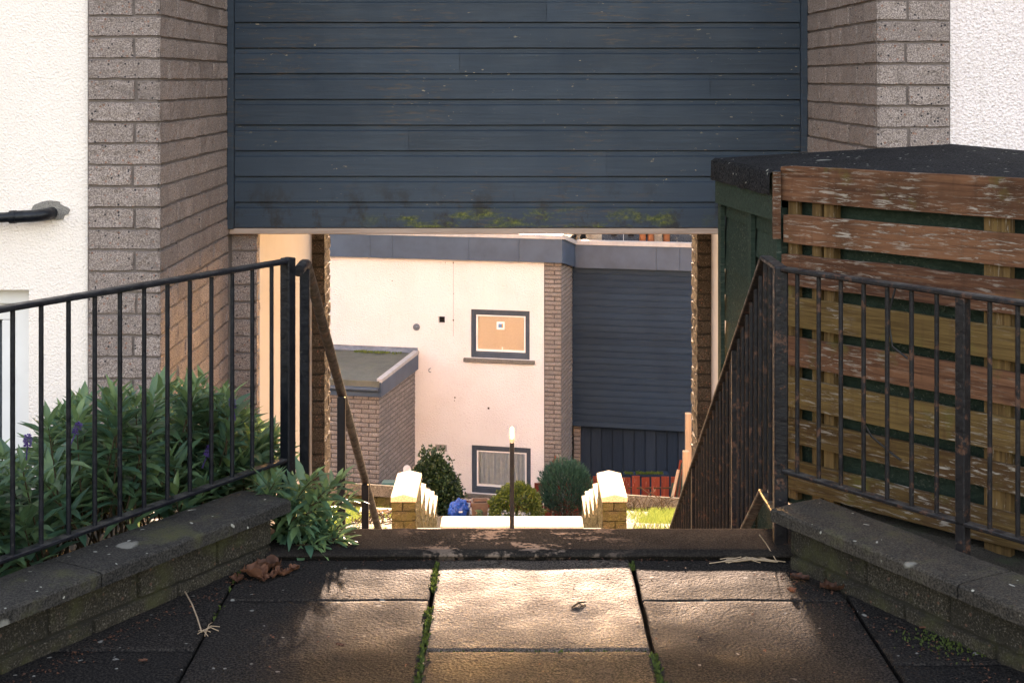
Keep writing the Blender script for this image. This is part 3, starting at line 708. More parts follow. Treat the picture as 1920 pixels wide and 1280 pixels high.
for y_ in (5.33, 6.47, 7.52, 8.6, 9.5):
    zt = .905 if y_ < 5.4 else .872-s2*(y_-5.42)
    mb = MB(); mb.bar((-.776, y_, -.66*(y_-5)-.25), (-.776, y_, zt-.015), .036, .036, bev=.004, side=(1, 0, 0)); mb.build('post', M['black'], HR)
CR = thing('stair_handrail', 'thin dark handrail post in the middle of the sunlit lower landing', 'handrail', (0, 14.62, -3.0))
mb = MB(); mb.bar((0, 14.60, -3.05), (0, 14.60, -2.10), .045, .045, bev=.004, side=(1, 0, 0)); mb.build('post', M['black'], CR)
mb = MB(); mb.tube([(0, 14.56, -2.09), (0, 15.0, -2.085), (0, 15.1, -2.11), (0, 18.3, -3.3)], .027, 12); mb.build('rail', m_paint('sunlit_rail_paint', (.25, .23, .2), .3), CR)  # pale rail colour stands in for sun on top of the tube
mb = MB(); mb.bar((0, 18.2, -4.5), (0, 18.2, -3.28), .045, .045, bev=.004, side=(1, 0, 0)); mb.build('post', M['black'], CR)

# ------------------------------------------------------------------ slatted fence and shed on the right
F0, F1 = Vector((1.075, 5.65)), Vector((1.76, 4.89)); ft = (F1-F0).normalized(); fn = Vector((-ft.y, ft.x))    # fn = away from the viewer
if fn.y < 0: fn = -fn
FE = thing('slatted_fence', 'weathered red brown slatted fence with peeling stain behind the right railing', 'fence', (1.075, 5.65, 0), math.atan2(ft.y, ft.x))
SL = [(1.119, 1.261), (.954, 1.068), (.789, .912), (.626, .742), (.473, .587), (.308, .426), (.168, .265), (-.02, .1)]
rr = random.Random(14)
def ang_mat(o2, zrot=0): return Matrix.Translation((o2.x, o2.y, 0)) @ Matrix.Rotation(math.atan2(ft.y, ft.x), 4, 'Z')
Lf = 2.1
mats_ = ['fence', 'fence', 'fence', 'fence_moss', 'fence', 'fence_moss', 'fence_moss', 'fence_moss']
slat_mb = {'fence': MB(), 'fence_moss': MB()}
for i, (za_, zb_) in enumerate(SL):
    mb = slat_mb[mats_[i]]; n = 40; V = []; e0 = rr.uniform(-.012, .012); tt = rr.random()
    for q in range(n+1):
        s = e0+(Lf-e0)*q/n; w1, w2 = .004*fbm(Vector((s*3, i*7, 0))), .004*fbm(Vector((s*3, i*7+3, 0)))
        if q == 0: w1 += .004; w2 -= .004
        dn = .004*mnoise.noise(Vector((s, i, 5)))
        for (n_, z_) in ((.0+dn, za_+w1), (0+dn, zb_+w2-.002), (.003+dn, zb_+w2), (.022+dn, zb_+w2), (.022+dn, za_+w1)):
            X = F0+ft*s+fn*n_; V.append((X.x, X.y, z_))
    m = 5; F = [(q*m+j, (q+1)*m+j, (q+1)*m+(j+1) % m, q*m+(j+1) % m) for q in range(n) for j in range(m)]+[list(range(m)), [n*m+j for j in range(m)][::-1]]
    mb.add(V, F, tt)
X0 = F0
slat_mb['fence'].build('slat_panel', M['fence'], FE); slat_mb['fence_moss'].build('mossy_slat_panel', M['fence_moss'], FE)
for s0, s1, d0 in ((.01, .055, .03), (.125, .165, .03), (.18, .225, .045), (.86, .96, .03), (1.5, 1.6, .03)):
    mb = MB(); a = F0+ft*s0+fn*.024; b = F0+ft*s1+fn*.024; c_ = b+fn*d0; d_ = a+fn*d0
    mb.prism([(a.x, a.y), (b.x, b.y), (c_.x, c_.y), (d_.x, d_.y)], -.06, 1.24); mb.build('post', M['fence_post'], FE)
mb = MB()
for (x_, y_, z_) in ((1, 0, 0),):
    P = [F0+ft*s for s in (.53, .50, .515, .56)]
    mb.tube([(P[0].x-.02, P[0].y-.03, .84), (P[1].x-.02, P[1].y-.04, .75), (P[1].x-.02, P[1].y-.04, .70), (P[2].x-.02, P[2].y-.03, .62), (P[3].x, P[3].y-.02, .58)], .004, 6)
tag(mb.build('cable', M['cable'], None, loc=(1.4, 5.2, .7)), 'loop of black cable hanging over the upper fence slats', 'cable')
mb = MB(); P = F0+ft*.40; mb.tube([(P.x-.03, P.y-.04, .40), (P.x-.035, P.y-.045, .33), (P.x+.0, P.y-.035, .27), (P.x+.06, P.y-.08, .22), (P.x+.09, P.y-.11, .20)], .004, 6)
tag(mb.build('cable', M['cable'], None, loc=(1.3, 5.3, .3)), 'short black cable end drooping across the lower fence slats', 'cable')

SH = thing('shed', 'dark green timber shed with black felt roof behind the slatted fence', 'shed', (1.4, 5.9, 0))
A = F0+fn*.09+ft*(-.02); B = Vector((.975, 6.58))
roofp = {'A': (1.045, 5.66, 1.24), 'B': (.945, 6.62, 1.236), 'C': (2.06, 6.66, 1.30), 'G': (1.86, 4.80+.12, 1.245), 'R': (2.95, 6.66, 1.22), 'E': (2.75, 4.3, 1.23)}
mb = MB(); n = 12
def patch(a, b, c_, d_, nn=14):
    a, b, c_, d_ = map(Vector, (a, b, c_, d_)); V = []
    for j in range(nn+1):
        for i in range(nn+1):
            p = (a*(1-i/nn)+b*(i/nn))*(1-j/nn)+(d_*(1-i/nn)+c_*(i/nn))*(j/nn)
            f = .010*fbm(Vector((p.x*2.2, p.y*2.2, 0))) if 0 < i < nn and 0 < j < nn else 0
            V.append(p+Vector((0, 0, f)))
    mb.add(V, [(j*(nn+1)+i, j*(nn+1)+i+1, (j+1)*(nn+1)+i+1, (j+1)*(nn+1)+i) for j in range(nn) for i in range(nn)], .5, True)
patch(roofp['A'], roofp['G'], roofp['C'], roofp['B']); patch(roofp['G'], roofp['E'], roofp['R'], roofp['C'])
# felt turned down over the left edge
a, b = Vector(roofp['A']), Vector(roofp['B']); V = []; n = 20
for q in range(n+1):
    p = a*(1-q/n)+b*(q/n); wv = .006*fbm(Vector((q*.7, 2, 0)))
    V += [p+Vector((0, 0, .001)), p+Vector((-.018+wv, 0, -.012)), p+Vector((-.020+wv, 0, -.10+.012*mnoise.noise(Vector((q*.5, 0, 3)))))]
mb.add(V, [(q*3+j, q*3+j+1, (q+1)*3+j+1, (q+1)*3+j) for q in range(n) for j in range(2)], .5, True)
mb.build('roof', M['felt'], SH)
mb = MB(); mb.hexa([(1.043, 5.662, 1.04), (1.075, 5.67, 1.04), (.975, 6.60, 1.03), (.943, 6.60, 1.03)], [(1.043, 5.662, 1.225), (1.075, 5.67, 1.225), (.975, 6.60, 1.22), (.943, 6.60, 1.22)]); mb.build('fascia_board', M['shed'], SH)
mb = MB(); mb.bar((1.05, 5.645, .97), (1.05, 5.645, 1.235), .03, .022, side=(1, 0, 0)); mb.build('corner_trim', M['fence'], SH)
mb = MB(); a2, b2 = Vector((1.085, 5.70)), Vector((.99, 6.60)); st = (b2-a2).normalized(); sn = Vector((-st.y, st.x))
rr = random.Random(18); z = -.35
if sn.x > 0: sn = -sn
while z < 1.03:                                  # boards of the left side
    for q0, q1 in ((0, .42), (.42, 1.0)):
        aa, bb = a2.lerp(b2, q0), a2.lerp(b2, q1); o1 = rr.uniform(0, .006); ww = .016
        lo = [aa+sn*(o1+.006), aa-sn*.02, bb-sn*.02, bb+sn*(o1+.006)]; hi = [aa+sn*(o1-.004), aa-sn*.02, bb-sn*.02, bb+sn*(o1-.004)]
        mb.hexa([(p.x, p.y, z) for p in lo], [(p.x, p.y, z+.118) for p in hi], rr.random())
    z += .12
# front boards, parallel to the fence
fa = F0+fn*.17+ft*.0; z = -.1
while z < 1.03:
    aa = fa; bb = fa+ft*2.1; o1 = rr.uniform(0, .006)
    mb.hexa([(aa.x-fn.x*o1, aa.y-fn.y*o1, z), (bb.x-fn.x*o1, bb.y-fn.y*o1, z), (bb.x+fn.x*.03, bb.y+fn.y*.03, z), (aa.x+fn.x*.03, aa.y+fn.y*.03, z)],
            [(aa.x+fn.x*.008, aa.y+fn.y*.008, z+.138), (bb.x+fn.x*.008, bb.y+fn.y*.008, z+.138), (bb.x+fn.x*.03, bb.y+fn.y*.03, z+.138), (aa.x+fn.x*.03, aa.y+fn.y*.03, z+.138)], rr.random())
    z += .14
e1 = fa+ft*2.1
mb.prism([(b2.x+.02, b2.y), (a2.x+.03, a2.y+.02), (e1.x, e1.y+.05), (2.75, 4.75), (2.75, 6.6)][::-1], -.1, 1.15, .2)
mb.build('wall', M['shed'], SH)
for q, ww in ((.0, .045), (.42, .05), (.985, .05)):
    mb = MB(); p = a2.lerp(b2, q)+sn*.022; mb.bar((p.x, p.y, -.35), (p.x, p.y, 1.03), .02, ww, side=(sn.x, sn.y, 0)); mb.build('batten', M['shed'], SH)

# ------------------------------------------------------------------ shrubs by the steps
def rail_d(u):                                    # depth of the left railing line along picture direction u
    P, D = Vector((-.806, 5.06)), Vector((-.634, -1.06)); t = (u*P.y-P.x)/(D.x-u*D.y); return P.y+D.y*t
prof = [(-200, 880), (0, 845), (60, 815), (100, 775), (170, 728), (230, 735), (300, 722), (345, 705), (400, 712), (450, 755), (500, 800), (530, 850)]
HB = thing('hebe_shrub', 'wide leafy evergreen shrub with a few purple flower spikes against the brick pier', 'shrub', (-1.4, 5.4, -.05))
fm, sm = MB(), MB(); rr = random.Random(40)
for i in range(200):
    px = rr.uniform(-190, 528); u = (px-960)/2667; dd = rail_d(u)+.16+1.0*rr.random()**1.3
    if dd > 6.45: dd = rr.uniform(5.3, 6.4)
    ytop = lerp_tab(prof, px); f = rr.random()**1.5; yp = ytop+18+f*(985-(px/528)*95-ytop)
    z = 1.6-(yp-150)*dd/2667
    if z < .0: z = rr.uniform(.02, .15)
    X = u*dd; bx = X*.75-1.42*.25+rr.uniform(-.12, .12); by = dd+rr.uniform(-.1, .2)
    hebe_shoot(fm, sm, (bx, max(by, rail_d(bx/5)+.1), -.05), (X, dd, z), rr, n=rr.randint(7, 11), ll=(.085, .16))
for px, py, dd, n_ in ((335, 712, 5.5, 9), (420, 722, 5.6, 9), (150, 735, 5.3, 10), (110, 768, 5.2, 9), (470, 790, 5.4, 9), (20, 850, 4.9, 9), (440, 760, 5.3, 8), (500, 830, 5.35, 9)):
    hebe_shoot(fm, sm, ((px-960)/2667*dd*.93-.1, dd+.1, -.05), ((px-960)/2667*dd, dd, 1.6-(py+25-150)*dd/2667), rr, n=n_, ll=(.08, .14), young=.45)
fm.build('foliage', M['hebe'], HB); sm.build('stem', M['stem'], HB)
for px, py in ((145, 803), (52, 826), (391, 846), (436, 756)):
    mb = MB(); dd = rail_d((px-960)/2667)+.07; c0 = Vector(((px-960)/2667*dd, dd, 1.6-(py-150)*dd/2667)); ax = Vector((rr.uniform(-.4, .4), rr.uniform(-.3, .1), 1)).normalized()
    for k in range(130):
        t = rr.uniform(-1, 1); r = .009*math.sqrt(max(0, 1-t*t))+.002; th = rr.uniform(0, 6.28); u_ = ax.orthogonal().normalized(); v_ = ax.cross(u_)
        dr = u_*math.cos(th)+v_*math.sin(th); leaf(mb, c0+ax*t*.016+dr*r*.5, dr+ax*.4*t+ax*.2, ax, .010, .0045, rr.random(), .1, 2)
    mb.tube([c0-ax*.06, c0], .002, 5, .0); mb.build('flower_spike', M['purple'], HB)
SP = thing('hebe_shrub', 'small leafy shrub spilling over the left end of the kerb', 'shrub', (-.82, 4.93, -.05))
fm, sm = MB(), MB(); rr = random.Random(41); b0 = Vector((-.83, 4.95, -.05))
tips = [(585, 900), (640, 900), (560, 935), (600, 940), (650, 940), (620, 965), (575, 985), (540, 985), (600, 1000), (640, 1005), (560, 1030), (525, 1000), (590, 1045), (625, 1050), (605, 1020), (570, 1060), (540, 945), (515, 905), (550, 910), (480, 905), (645, 1030), (530, 1040), (610, 920), (500, 930), (585, 960)]
for px, py in tips:
    dd = rr.uniform(4.78, 5.02); X = (px-960)/2667*dd; z = 1.6-(py-150)*dd/2667
    hebe_shoot(fm, sm, b0+Vector((rr.uniform(-.05, .05), rr.uniform(-.04, .06), 0)), (X, dd, max(z, .03)), rr, n=rr.randint(6, 9), ll=(.075, .125), young=.2)
fm.build('foliage', M['hebe'], SP); sm.build('stem', M['stem'], SP)

# ------------------------------------------------------------------ litter
def gp(px, py, z=0.0): dd = (1.6-z)*2667/(py-150); return Vector(((px-960)/2667*dd, dd, z))
def dead_leaf(px, py, L, W, label, z=.004, ang=0.0, curl=.5, tint=.5, grp=None, seed=0):
    rr = random.Random(seed); P = gp(px, py, z); mb = MB(); n = 14; V = []; T_ = []
    for j in range(n+1):
        for i in range(n+1):
            a, b = i/n*2-1, j/n; wd = math.sin(math.pi*min(1, b*.9+.08))**.7*(1+.3*math.sin(b*13+a*2+seed)+.18*math.sin(b*31+seed))
            x = a*W*.5*wd; y = (b-.5)*L
            z_ = .004+.6*curl*(abs(a)**2.2*W*.5+.4*(b-.5)**2*L)+.22*W*curl*mnoise.noise(Vector((a*2.5, b*4, seed)))-.004*math.exp(-(a*6)**2)
            V.append(Vector((x, y, max(z_, .002)))); T_.append(min(1, max(0, tint+.3*mnoise.noise(Vector((a*3, b*4, seed+2))))))
    m = Matrix.Rotation(ang, 3, 'Z'); mb.add([P+m @ v for v in V], [(j*(n+1)+i, j*(n+1)+i+1, (j+1)*(n+1)+i+1, (j+1)*(n+1)+i) for j in range(n) for i in range(n)], T_, True)
    return tag(mb.build('dead_leaf', M['dead'], None, loc=P), label, 'leaf', grp)
dead_leaf(478, 1080, .09, .08, 'largest curled red brown dead leaf against the left low wall', ang=.9, curl=1.0, tint=.8, seed=1)
dead_leaf(503, 1068, .08, .07, 'upright dark brown dead leaf under the small leafy shrub', ang=2.1, curl=1.2, tint=.35, seed=2)
dead_leaf(445, 1088, .055, .04, 'small brown dead leaf at the foot of the left wall coping', ang=.2, curl=.8, tint=.5, seed=3)
for k, (px, py) in enumerate(((512, 1082), (525, 1078), (537, 1077), (520, 1074), (552, 1068), (495, 1088))):
    dead_leaf(px, py, .035, .03, 'crumpled pale brown leaf scrap below the small leafy shrub', ang=k*1.3, curl=1.1, tint=.7, grp='leaf scraps below the small shrub', seed=10+k)
dead_leaf(1560, 1105, .075, .05, 'broad curled dead leaf on paving beside the right low wall', ang=1.4, curl=.9, tint=.25, seed=4)
dead_leaf(1500, 1086, .06, .035, 'dark folded dead leaf at the corner of the right low wall', ang=1.2, curl=.8, tint=.1, seed=5)
dead_leaf(1484, 1110, .03, .025, 'small bright red dead leaf on the right paving', ang=.5, curl=.9, tint=.75, seed=6)
dead_leaf(1560, 1092, .05, .03, 'narrow dead leaf tucked under the right coping', ang=1.9, curl=.8, tint=.15, seed=8)
dead_leaf(1785, 1175, .05, .022, 'thin reddish dead leaf on the mossy right paving corner', ang=1.2, curl=.7, tint=.4, seed=7)
dead_leaf(68, 1212, .022, .018, 'tiny orange leaf fragment at the far left wall foot', ang=.4, curl=.9, tint=.8, seed=9)
dead_leaf(268, 1240, .024, .014, 'tiny dark red leaf fragment on the left paving', ang=1.7, curl=.5, tint=.5, seed=19)
dead_leaf(637, 1211, .025, .014, 'tiny brown leaf on the left middle paving slab', ang=1.1, curl=.5, tint=.2, seed=20)
def twig(pts, r, label, mat='twig', name='twig'):
    mb = MB(); mb.tube(pts, [r*(1-.5*i/(len(pts)-1)) for i in range(len(pts))], 6); return mb
mb = MB()
p = [gp(347, 1118, .0)+Vector((0, 0, .015)), gp(360, 1146)+Vector((0, 0, .022)), gp(370, 1168)+Vector((0, 0, .016)), gp(378, 1188)+Vector((0, 0, .006))]; mb.tube(p, [.0026, .0024, .0022, .0022], 6)
for a, b in (((378, 1188), (412, 1178)), ((370, 1192), (395, 1188)), ((386, 1190), (398, 1170)), ((380, 1186), (410, 1186)), ((372, 1186), (390, 1196)), ((388, 1184), (384, 1196))): mb.tube([gp(*a)+Vector((0, 0, .006)), gp((a[0]+b[0])/2, (a[1]+b[1])/2)+Vector((0, 0, .016)), gp(*b)+Vector((0, 0, .006))], .0013, 5)
tag(mb.build('twig', M['twig'], None, loc=gp(378, 1188)), 'pale bent dry twig with rootlets lying on the left paving joint', 'twig')
mb = MB(); rr = random.Random(50)
for k in range(9):
    x0_, x1_ = rr.uniform(1320, 1385), rr.uniform(1420, 1475); yy = rr.uniform(1046, 1056)
    mb.tube([gp(x0_, yy+2)+Vector((0, 0, .004)), gp((x0_+x1_)/2, yy-2+rr.uniform(-4, 3))+Vector((0, 0, .010)), gp(x1_, yy+rr.uniform(-2, 4))+Vector((0, 0, .005))], .0018, 5)
mb.tube([gp(1455, 1053)+Vector((0, 0, .006)), gp(1437, 1036)+Vector((0, 0, .03)), gp(1424, 1019, .037)+Vector((0, 0, .03))], .002, 5)
tag(mb.build('twig', M['twig'], None, loc=gp(1400, 1052)), 'bundle of thin dry stalks lying along the right end of the kerb', 'twig')
mb = MB(); mb.tube([gp(1724, 1178)+Vector((0, 0, .004)), gp(1772, 1178)+Vector((0, 0, .006))], .003, 6); tag(mb.build('twig', M['dead'], None, loc=gp(1750, 1178)), 'short straight brown twig beside moss on the right paving', 'twig')
mb = MB(); mb.tube([gp(1072, 1140)+Vector((0, 0, .004)), gp(1085, 1134)+Vector((0, 0, .008)), gp(1098, 1130)+Vector((0, 0, .005))], [.0025, .004, .0015], 6); mb.tube([gp(1085, 1134)+Vector((0, 0, .007)), gp(1092, 1138)+Vector((0, 0, .004))], .0015, 5)
tag(mb.build('twig', M['stem'], None, loc=gp(1085, 1134)), 'little dark forked twig on the brightest paving slab', 'twig')
mb = MB(); mb.lathe(gp(1905, 1228), [(.004, 0), (.016, .003), (.019, .011), (.013, .02), (.003, .023)], 10, .5, .8); tag(mb.build('pebble', M['stone'], None, loc=gp(1905, 1228)), 'pale pebble on dark paving at the far right', 'pebble')

mb = MB(); rr = random.Random(55)
for k in range(620):
    q = rr.random()
    if q < .36: s_ = rr.random(); P = Vector((-.79-.60*s_+abs(rr.gauss(0, .05)), 4.72-1.0*s_, .001))
    elif q < .7: s_ = rr.random(); P = Vector((.91+.46*s_-abs(rr.gauss(0, .07)), 4.60-.86*s_, .001))
    elif q < .85: P = Vector((rr.uniform(-.75, .85), 4.745-abs(rr.gauss(0, .012)), .001))
    else: P = Vector((rr.uniform(-1.3, 1.3), rr.uniform(3.7, 4.72), .002))
    L_ = rr.uniform(.004, .013); leaf(mb, P, Vector((rr.uniform(-1, 1), rr.uniform(-1, 1), rr.uniform(0, .5))), Vector((rr.uniform(-.5, .5), 0, 1)), L_, L_*rr.uniform(.3, .8), rr.random(), .3, 2)
struct(mb.build('litter', M['dead']), 'stuff')

# ------------------------------------------------------------------ lower flank walls of the second flight
for sx in (-1, 1):
    xi, xo = (-.985, -1.228) if sx < 0 else (.925, 1.168); a, b = min(xi, xo), max(xi, xo)
    T = thing('flank_wall', 'stepped mossy brick wall with sunlit gabled copings %s' % ('beside the teal bin and tall dark bush' if sx < 0 else 'in front of the red board fence'), 'garden wall', ((a+b)/2, 14.5, -3.0))
    mb = MB(); segs = [(14.5, 15.4, -2.62), (15.4, 16.15, -2.95), (16.15, 16.98, -3.25), (16.98, 17.9, -3.54), (17.9, 18.7, -3.83)]
    for k, (ya_, yb_, zt) in enumerate(segs):
        brick_face(mb, (a, ya_, 0), (1, 0, 0), (0, -1, 0), b-a, zt-1.0, zt-.075, zt-.075, course=.1, split=.12, seed=60+k, endA=False, endB=False, amp=.008)
        if sx < 0: brick_face(mb, (b, ya_, 0), (0, 1, 0), (1, 0, 0), yb_-ya_, zt-1.0, zt-.075, zt-.075, seed=70+k, endA=False, amp=.010)
        else: brick_face(mb, (a, yb_, 0), (0, -1, 0), (-1, 0, 0), yb_-ya_, zt-1.0, zt-.075, zt-.075, seed=80+k, endB=False, amp=.010)
        mb.box((a+.02, ya_+.02, zt-1.2), (b-.02, yb_-.001, zt-.0755), -1)
    mb.build('brickwork', M['brick_moss'], T)
    for k, (ya_, yb_, zt) in enumerate(segs):
        mb = MB(); V = []; n = 8; e = .008
        for q in range(n+1):
            y_ = ya_-.015+(yb_-ya_)*q/n; j = .003*mnoise.noise(Vector((y_*9, k, sx)))
            V += [(a-e+j, y_, zt-.075), (a-e+j, y_, zt-.03), ((a+b)/2, y_, zt+j), (b+e+j, y_, zt-.03), (b+e+j, y_, zt-.075)]
        F = [(q*5+j, (q+1)*5+j, (q+1)*5+(j+1) % 5, q*5+(j+1) % 5) for q in range(n) for j in range(5)]+[[0, 1, 2, 3, 4], [n*5+4, n*5+3, n*5+2, n*5+1, n*5]]
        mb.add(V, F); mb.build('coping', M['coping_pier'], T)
# grass banks
mb = MB(); rr = random.Random(77)
for k in range(26000):
    sx = rr.choice((-1, 1)); x = sx*rr.uniform(1.25, 2.9); y_ = rr.uniform(14.2, 19.4)
    if sx < 0 and x > -1.75+.05*(y_-15): 
        if rr.random() < .93: continue
    if sx > 0 and x < 1.2+.16*(y_-14.4): 
        if rr.random() < .8: continue
    leaf(mb, Vector((x, y_, gz(x, y_)-.01)), Vector((rr.uniform(-.6, .6), rr.uniform(-.6, .6), 1)), Vector((rr.uniform(-1, 1), 1, 0)), rr.uniform(.04, .1), .007, rr.random(), rr.uniform(0, .5), 2)
struct(mb.build('grass', M['grass']), 'stuff')
# garden boundary walls across the slope
def bwall(x0, x1, zt, label, seed):
    T = thing('boundary_wall', label, 'garden wall', ((x0+x1)/2, 21.2-.22*(x0+x1)/2, -5))
    u = Vector((1, -.22, 0)).normalized(); nr = Vector((-.22, -1, 0)).normalized(); o = Vector((x0, 21.2-.22*x0, 0)); L = (x1-x0)*math.hypot(1, .22)
    mb = MB(); brick_face(mb, o, u, nr, L, zt-1.1, zt-.17, zt-.17, course=.17, bl=.44, seed=seed, amp=.012, dep=.02, joint=.016)
    p0, p1 = o-nr*.025, o+u*L-nr*.025; q1, q0 = p1-nr*.15, p0-nr*.15
    mb.prism([(p0.x, p0.y), (p1.x, p1.y), (q1.x, q1.y), (q0.x, q0.y)], zt-1.2, zt-.171, -1); mb.build('brickwork', M['brick_moss'], T)
    s = 0
    while s < L-.05:
        e = min(s+.9, L); a_, b_ = o+u*(s+.004)+nr*.05, o+u*(e-.004)+nr*.05; c_, d_ = b_-nr*.3, a_-nr*.3
        mb = MB(); mb.hexa([(p.x, p.y, zt-.17) for p in (a_, b_, c_, d_)], [(a_.x, a_.y, zt), (b_.x, b_.y, zt), (c_.x, c_.y, zt-.075), (d_.x, d_.y, zt-.075)], .5); mb.build('coping', M['wall_cop_far'], T); s = e
bwall(-7, -1.3, -4.55, 'low mossy garden wall with grey coping below the brick porch', 91)
bwall(1.3, 6, -4.46, 'low mossy garden wall with grey coping below the red board fence', 92)
ST = tag((lambda mb: (mb.hexa([(-1.83, 16.75, -3.95), (-1.42, 16.75, -3.95), (-1.42, 17.2, -4.0), (-1.83, 17.2, -4.0)], [(-1.83, 16.75, -3.56), (-1.46, 16.75, -3.56), (-1.38, 17.15, -3.56), (-1.83, 17.2, -3.56)]), mb.build('stone_block', M['stone'], None, loc=(-1.63, 16.95, -3.8)))[1])(MB()), 'grey stone block on the bank beside the left flank wall', 'stone')
mb = MB()
for p in (((-1.80, 16.8, -3.55), (-1.62, 16.95, -3.53), (-1.5, 17.05, -3.55)), ((-1.55, 16.85, -3.55), (-1.48, 16.9, -3.53), (-1.42, 17.1, -3.55)), ((-1.75, 17.1, -3.55), (-1.6, 17.0, -3.53))): mb.tube(p, .012, 5)
tag(mb.build('stick', M['twig'], None, loc=(-1.6, 16.95, -3.55)), 'broken dry sticks lying on the grey stone block', 'stick')
mb = MB(); rr = random.Random(95)
for k in range(60):
    x = rr.uniform(1.25, 2.0); y_ = rr.uniform(17.5, 19.8); p = Vector((x, y_, gz(x, y_)+.03)); q = p+Vector((rr.uniform(-.3, .3), rr.uniform(-.2, .2), rr.uniform(.02, .25))); mb.tube([p, (p+q)/2+Vector((0, 0, .05)), q], .006, 4)
for k in range(160):
    x = rr.uniform(-1.75, -1.26); y_ = rr.uniform(15, 17.2); p = Vector((x, y_, gz(x, y_)+.02)); q = p+Vector((rr.uniform(-.1, .1), rr.uniform(-.1, .1), rr.uniform(.0, .06))); mb.tube([p, q], .006, 4)
struct(mb.build('brush', M['stem']), 'stuff')

# ------------------------------------------------------------------ far house
TH = math.atan(.22)
FH = thing('terraced_house', 'pale roughcast house below with slate fascia, brick porch and navy boarded bay', 'house', (0, 33, 0), -TH)
def fb(mb, name, mat, parent=None): return mb.build(name, M[mat], parent or FH, local=True)
X0, X1, XB, XE = -9.0, .756, 1.16, 7.5; ZG = -9.2; ZT = -2.57
def wall_holes(mb, x0, x1, z0, z1, holes, th=.3):
    xs_ = sorted({x0, x1, *[h[0] for h in holes], *[h[1] for h in holes]}); zs_ = sorted({z0, z1, *[h[2] for h in holes], *[h[3] for h in holes]})
    for i in range(len(xs_)-1):
        for j in range(len(zs_)-1):
            xm, zm = (xs_[i]+xs_[i+1])/2, (zs_[j]+zs_[j+1])/2
            if any(h[0] < xm < h[1] and h[2] < zm < h[3] for h in holes): continue
            mb.add([(xs_[i], 0, zs_[j]), (xs_[i+1], 0, zs_[j]), (xs_[i+1], 0, zs_[j+1]), (xs_[i], 0, zs_[j+1])], [(0, 1, 2, 3)])
    for h in holes:
        a, b, c_, d_ = h
        mb.add([(a, 0, c_), (b, 0, c_), (b, 0, d_), (a, 0, d_), (a, th, c_), (b, th, c_), (b, th, d_), (a, th, d_)], [(0, 4, 5, 1), (1, 5, 6, 2), (2, 6, 7, 3), (3, 7, 4, 0)])
UW, LW = (-.985, .418, -4.878, -3.748), (-.971, .443, -8.03, -6.915)
mb = MB(); wall_holes(mb, X0, X1, ZG, ZT, [UW, LW, (-1.769, -1.613, -4.102, -3.945)])
mb.box((X0, .31, ZG), (X1, .33, ZT), .5); fb(mb, 'wall', 'white_far')
mb = MB(); mb.box((-1.80, .12, -4.13), (-1.58, .14, -3.92)); fb(mb, 'vent_opening', 'dark')
mb = MB(); mb.box((X0, -.018, -8.36), (X1-.01, -.002, -8.22)); fb(mb, 'plinth', 'red')
mb = MB(); brick_face(mb, (X1, 0, 0), (1, 0, 0), (0, -1, 0), XB-X1, ZG, ZT, -2.6, split=.24, endB=False, seed=101, res=.06, amp=.008, dep=.02, joint=.014)
brick_face(mb, (XB, 0, 0), (0, 1, 0), (1, 0, 0), 1.5, ZG, -2.6, -2.6, endA=False, seed=102, res=.06, amp=.008, dep=.02, joint=.014, par=1); mb.box((X1+.03, .03, ZG), (XB-.03, 1.5, -2.6), -1)
fb(mb, 'brick_pier', 'brick_far')
mb = MB(); brick_face(mb, (XB, 1.62, 0), (1, 0, 0), (0, -1, 0), .17, ZG, -6.72, -6.7, split=.4, endB=False, seed=103, res=.06, dep=.02, joint=.014); fb(mb, 'brick_jamb', 'brick_far')
mb = MB()
cuts = [X0, -7.6, -5.2, -3.4, -2.85, -1.0, .2, 1.2]
for a, b in zip(cuts, cuts[1:]): mb.box((a+.003, -.14, -2.595), (b-.003, .3, -2.052), .5)
# fascia over the bay: drops along the return, then runs across
mb.hexa([(1.2, -.14, -2.595), (1.22, -.12, -2.595), (1.26, 1.34, -2.88), (1.24, 1.34, -2.88)], [(1.2, -.14, -2.052), (1.22, -.12, -2.052), (1.26, 1.34, -2.34), (1.24, 1.34, -2.34)])
for a, b in ((1.26, 3.2), (3.206, 3.75), (3.756, XE)): mb.box((a, 1.33, -2.89), (b, 1.62, -2.335), .5)
fb(mb, 'fascia', 'fascia')
mb = MB(); mb.box((X0, -.17, -2.050), (1.2, .1, -1.955)); mb.hexa([(1.2, -.17, -2.05), (1.26, -.13, -2.05), (1.30, 1.3, -2.338), (1.22, 1.3, -2.338)], [(1.2, -.17, -1.955), (1.26, -.13, -1.955), (1.30, 1.3, -2.235), (1.22, 1.3, -2.235)])
for a, b in ((1.302, 1.62), (1.624, XE)): mb.box((a, 1.29, -2.333), (b, 1.5, -2.235))
fb(mb, 'parapet_cap', 'cap')
mb = MB(); mb.box((X0, .1, -2.2), (1.2, 8.2, -2.12)); mb.box((1.2, 1.63, -2.42), (XE, 8.2, -2.38)); fb(mb, 'roof', 'felt')
mb = MB(); shiplap(mb, XB+.005, XE, -6.70, 25, .1535, 1.45, [(12, 4.9)], random.Random(6), dep=.016); mb.box((XB, 1.485, -6.7), (XE, 1.6, -2.9)); fb(mb, 'timber_cladding', 'clad_far')
mb = MB(); mb.box((X0, 8.0, ZG), (XE, 8.2, -2.2)); mb.box((X0, .34, ZG), (X0+.2, 8, -2.2)); mb.box((XE-.2, 1.62, ZG), (XE, 8, -2.4)); fb(mb, 'back_wall', 'white_far')
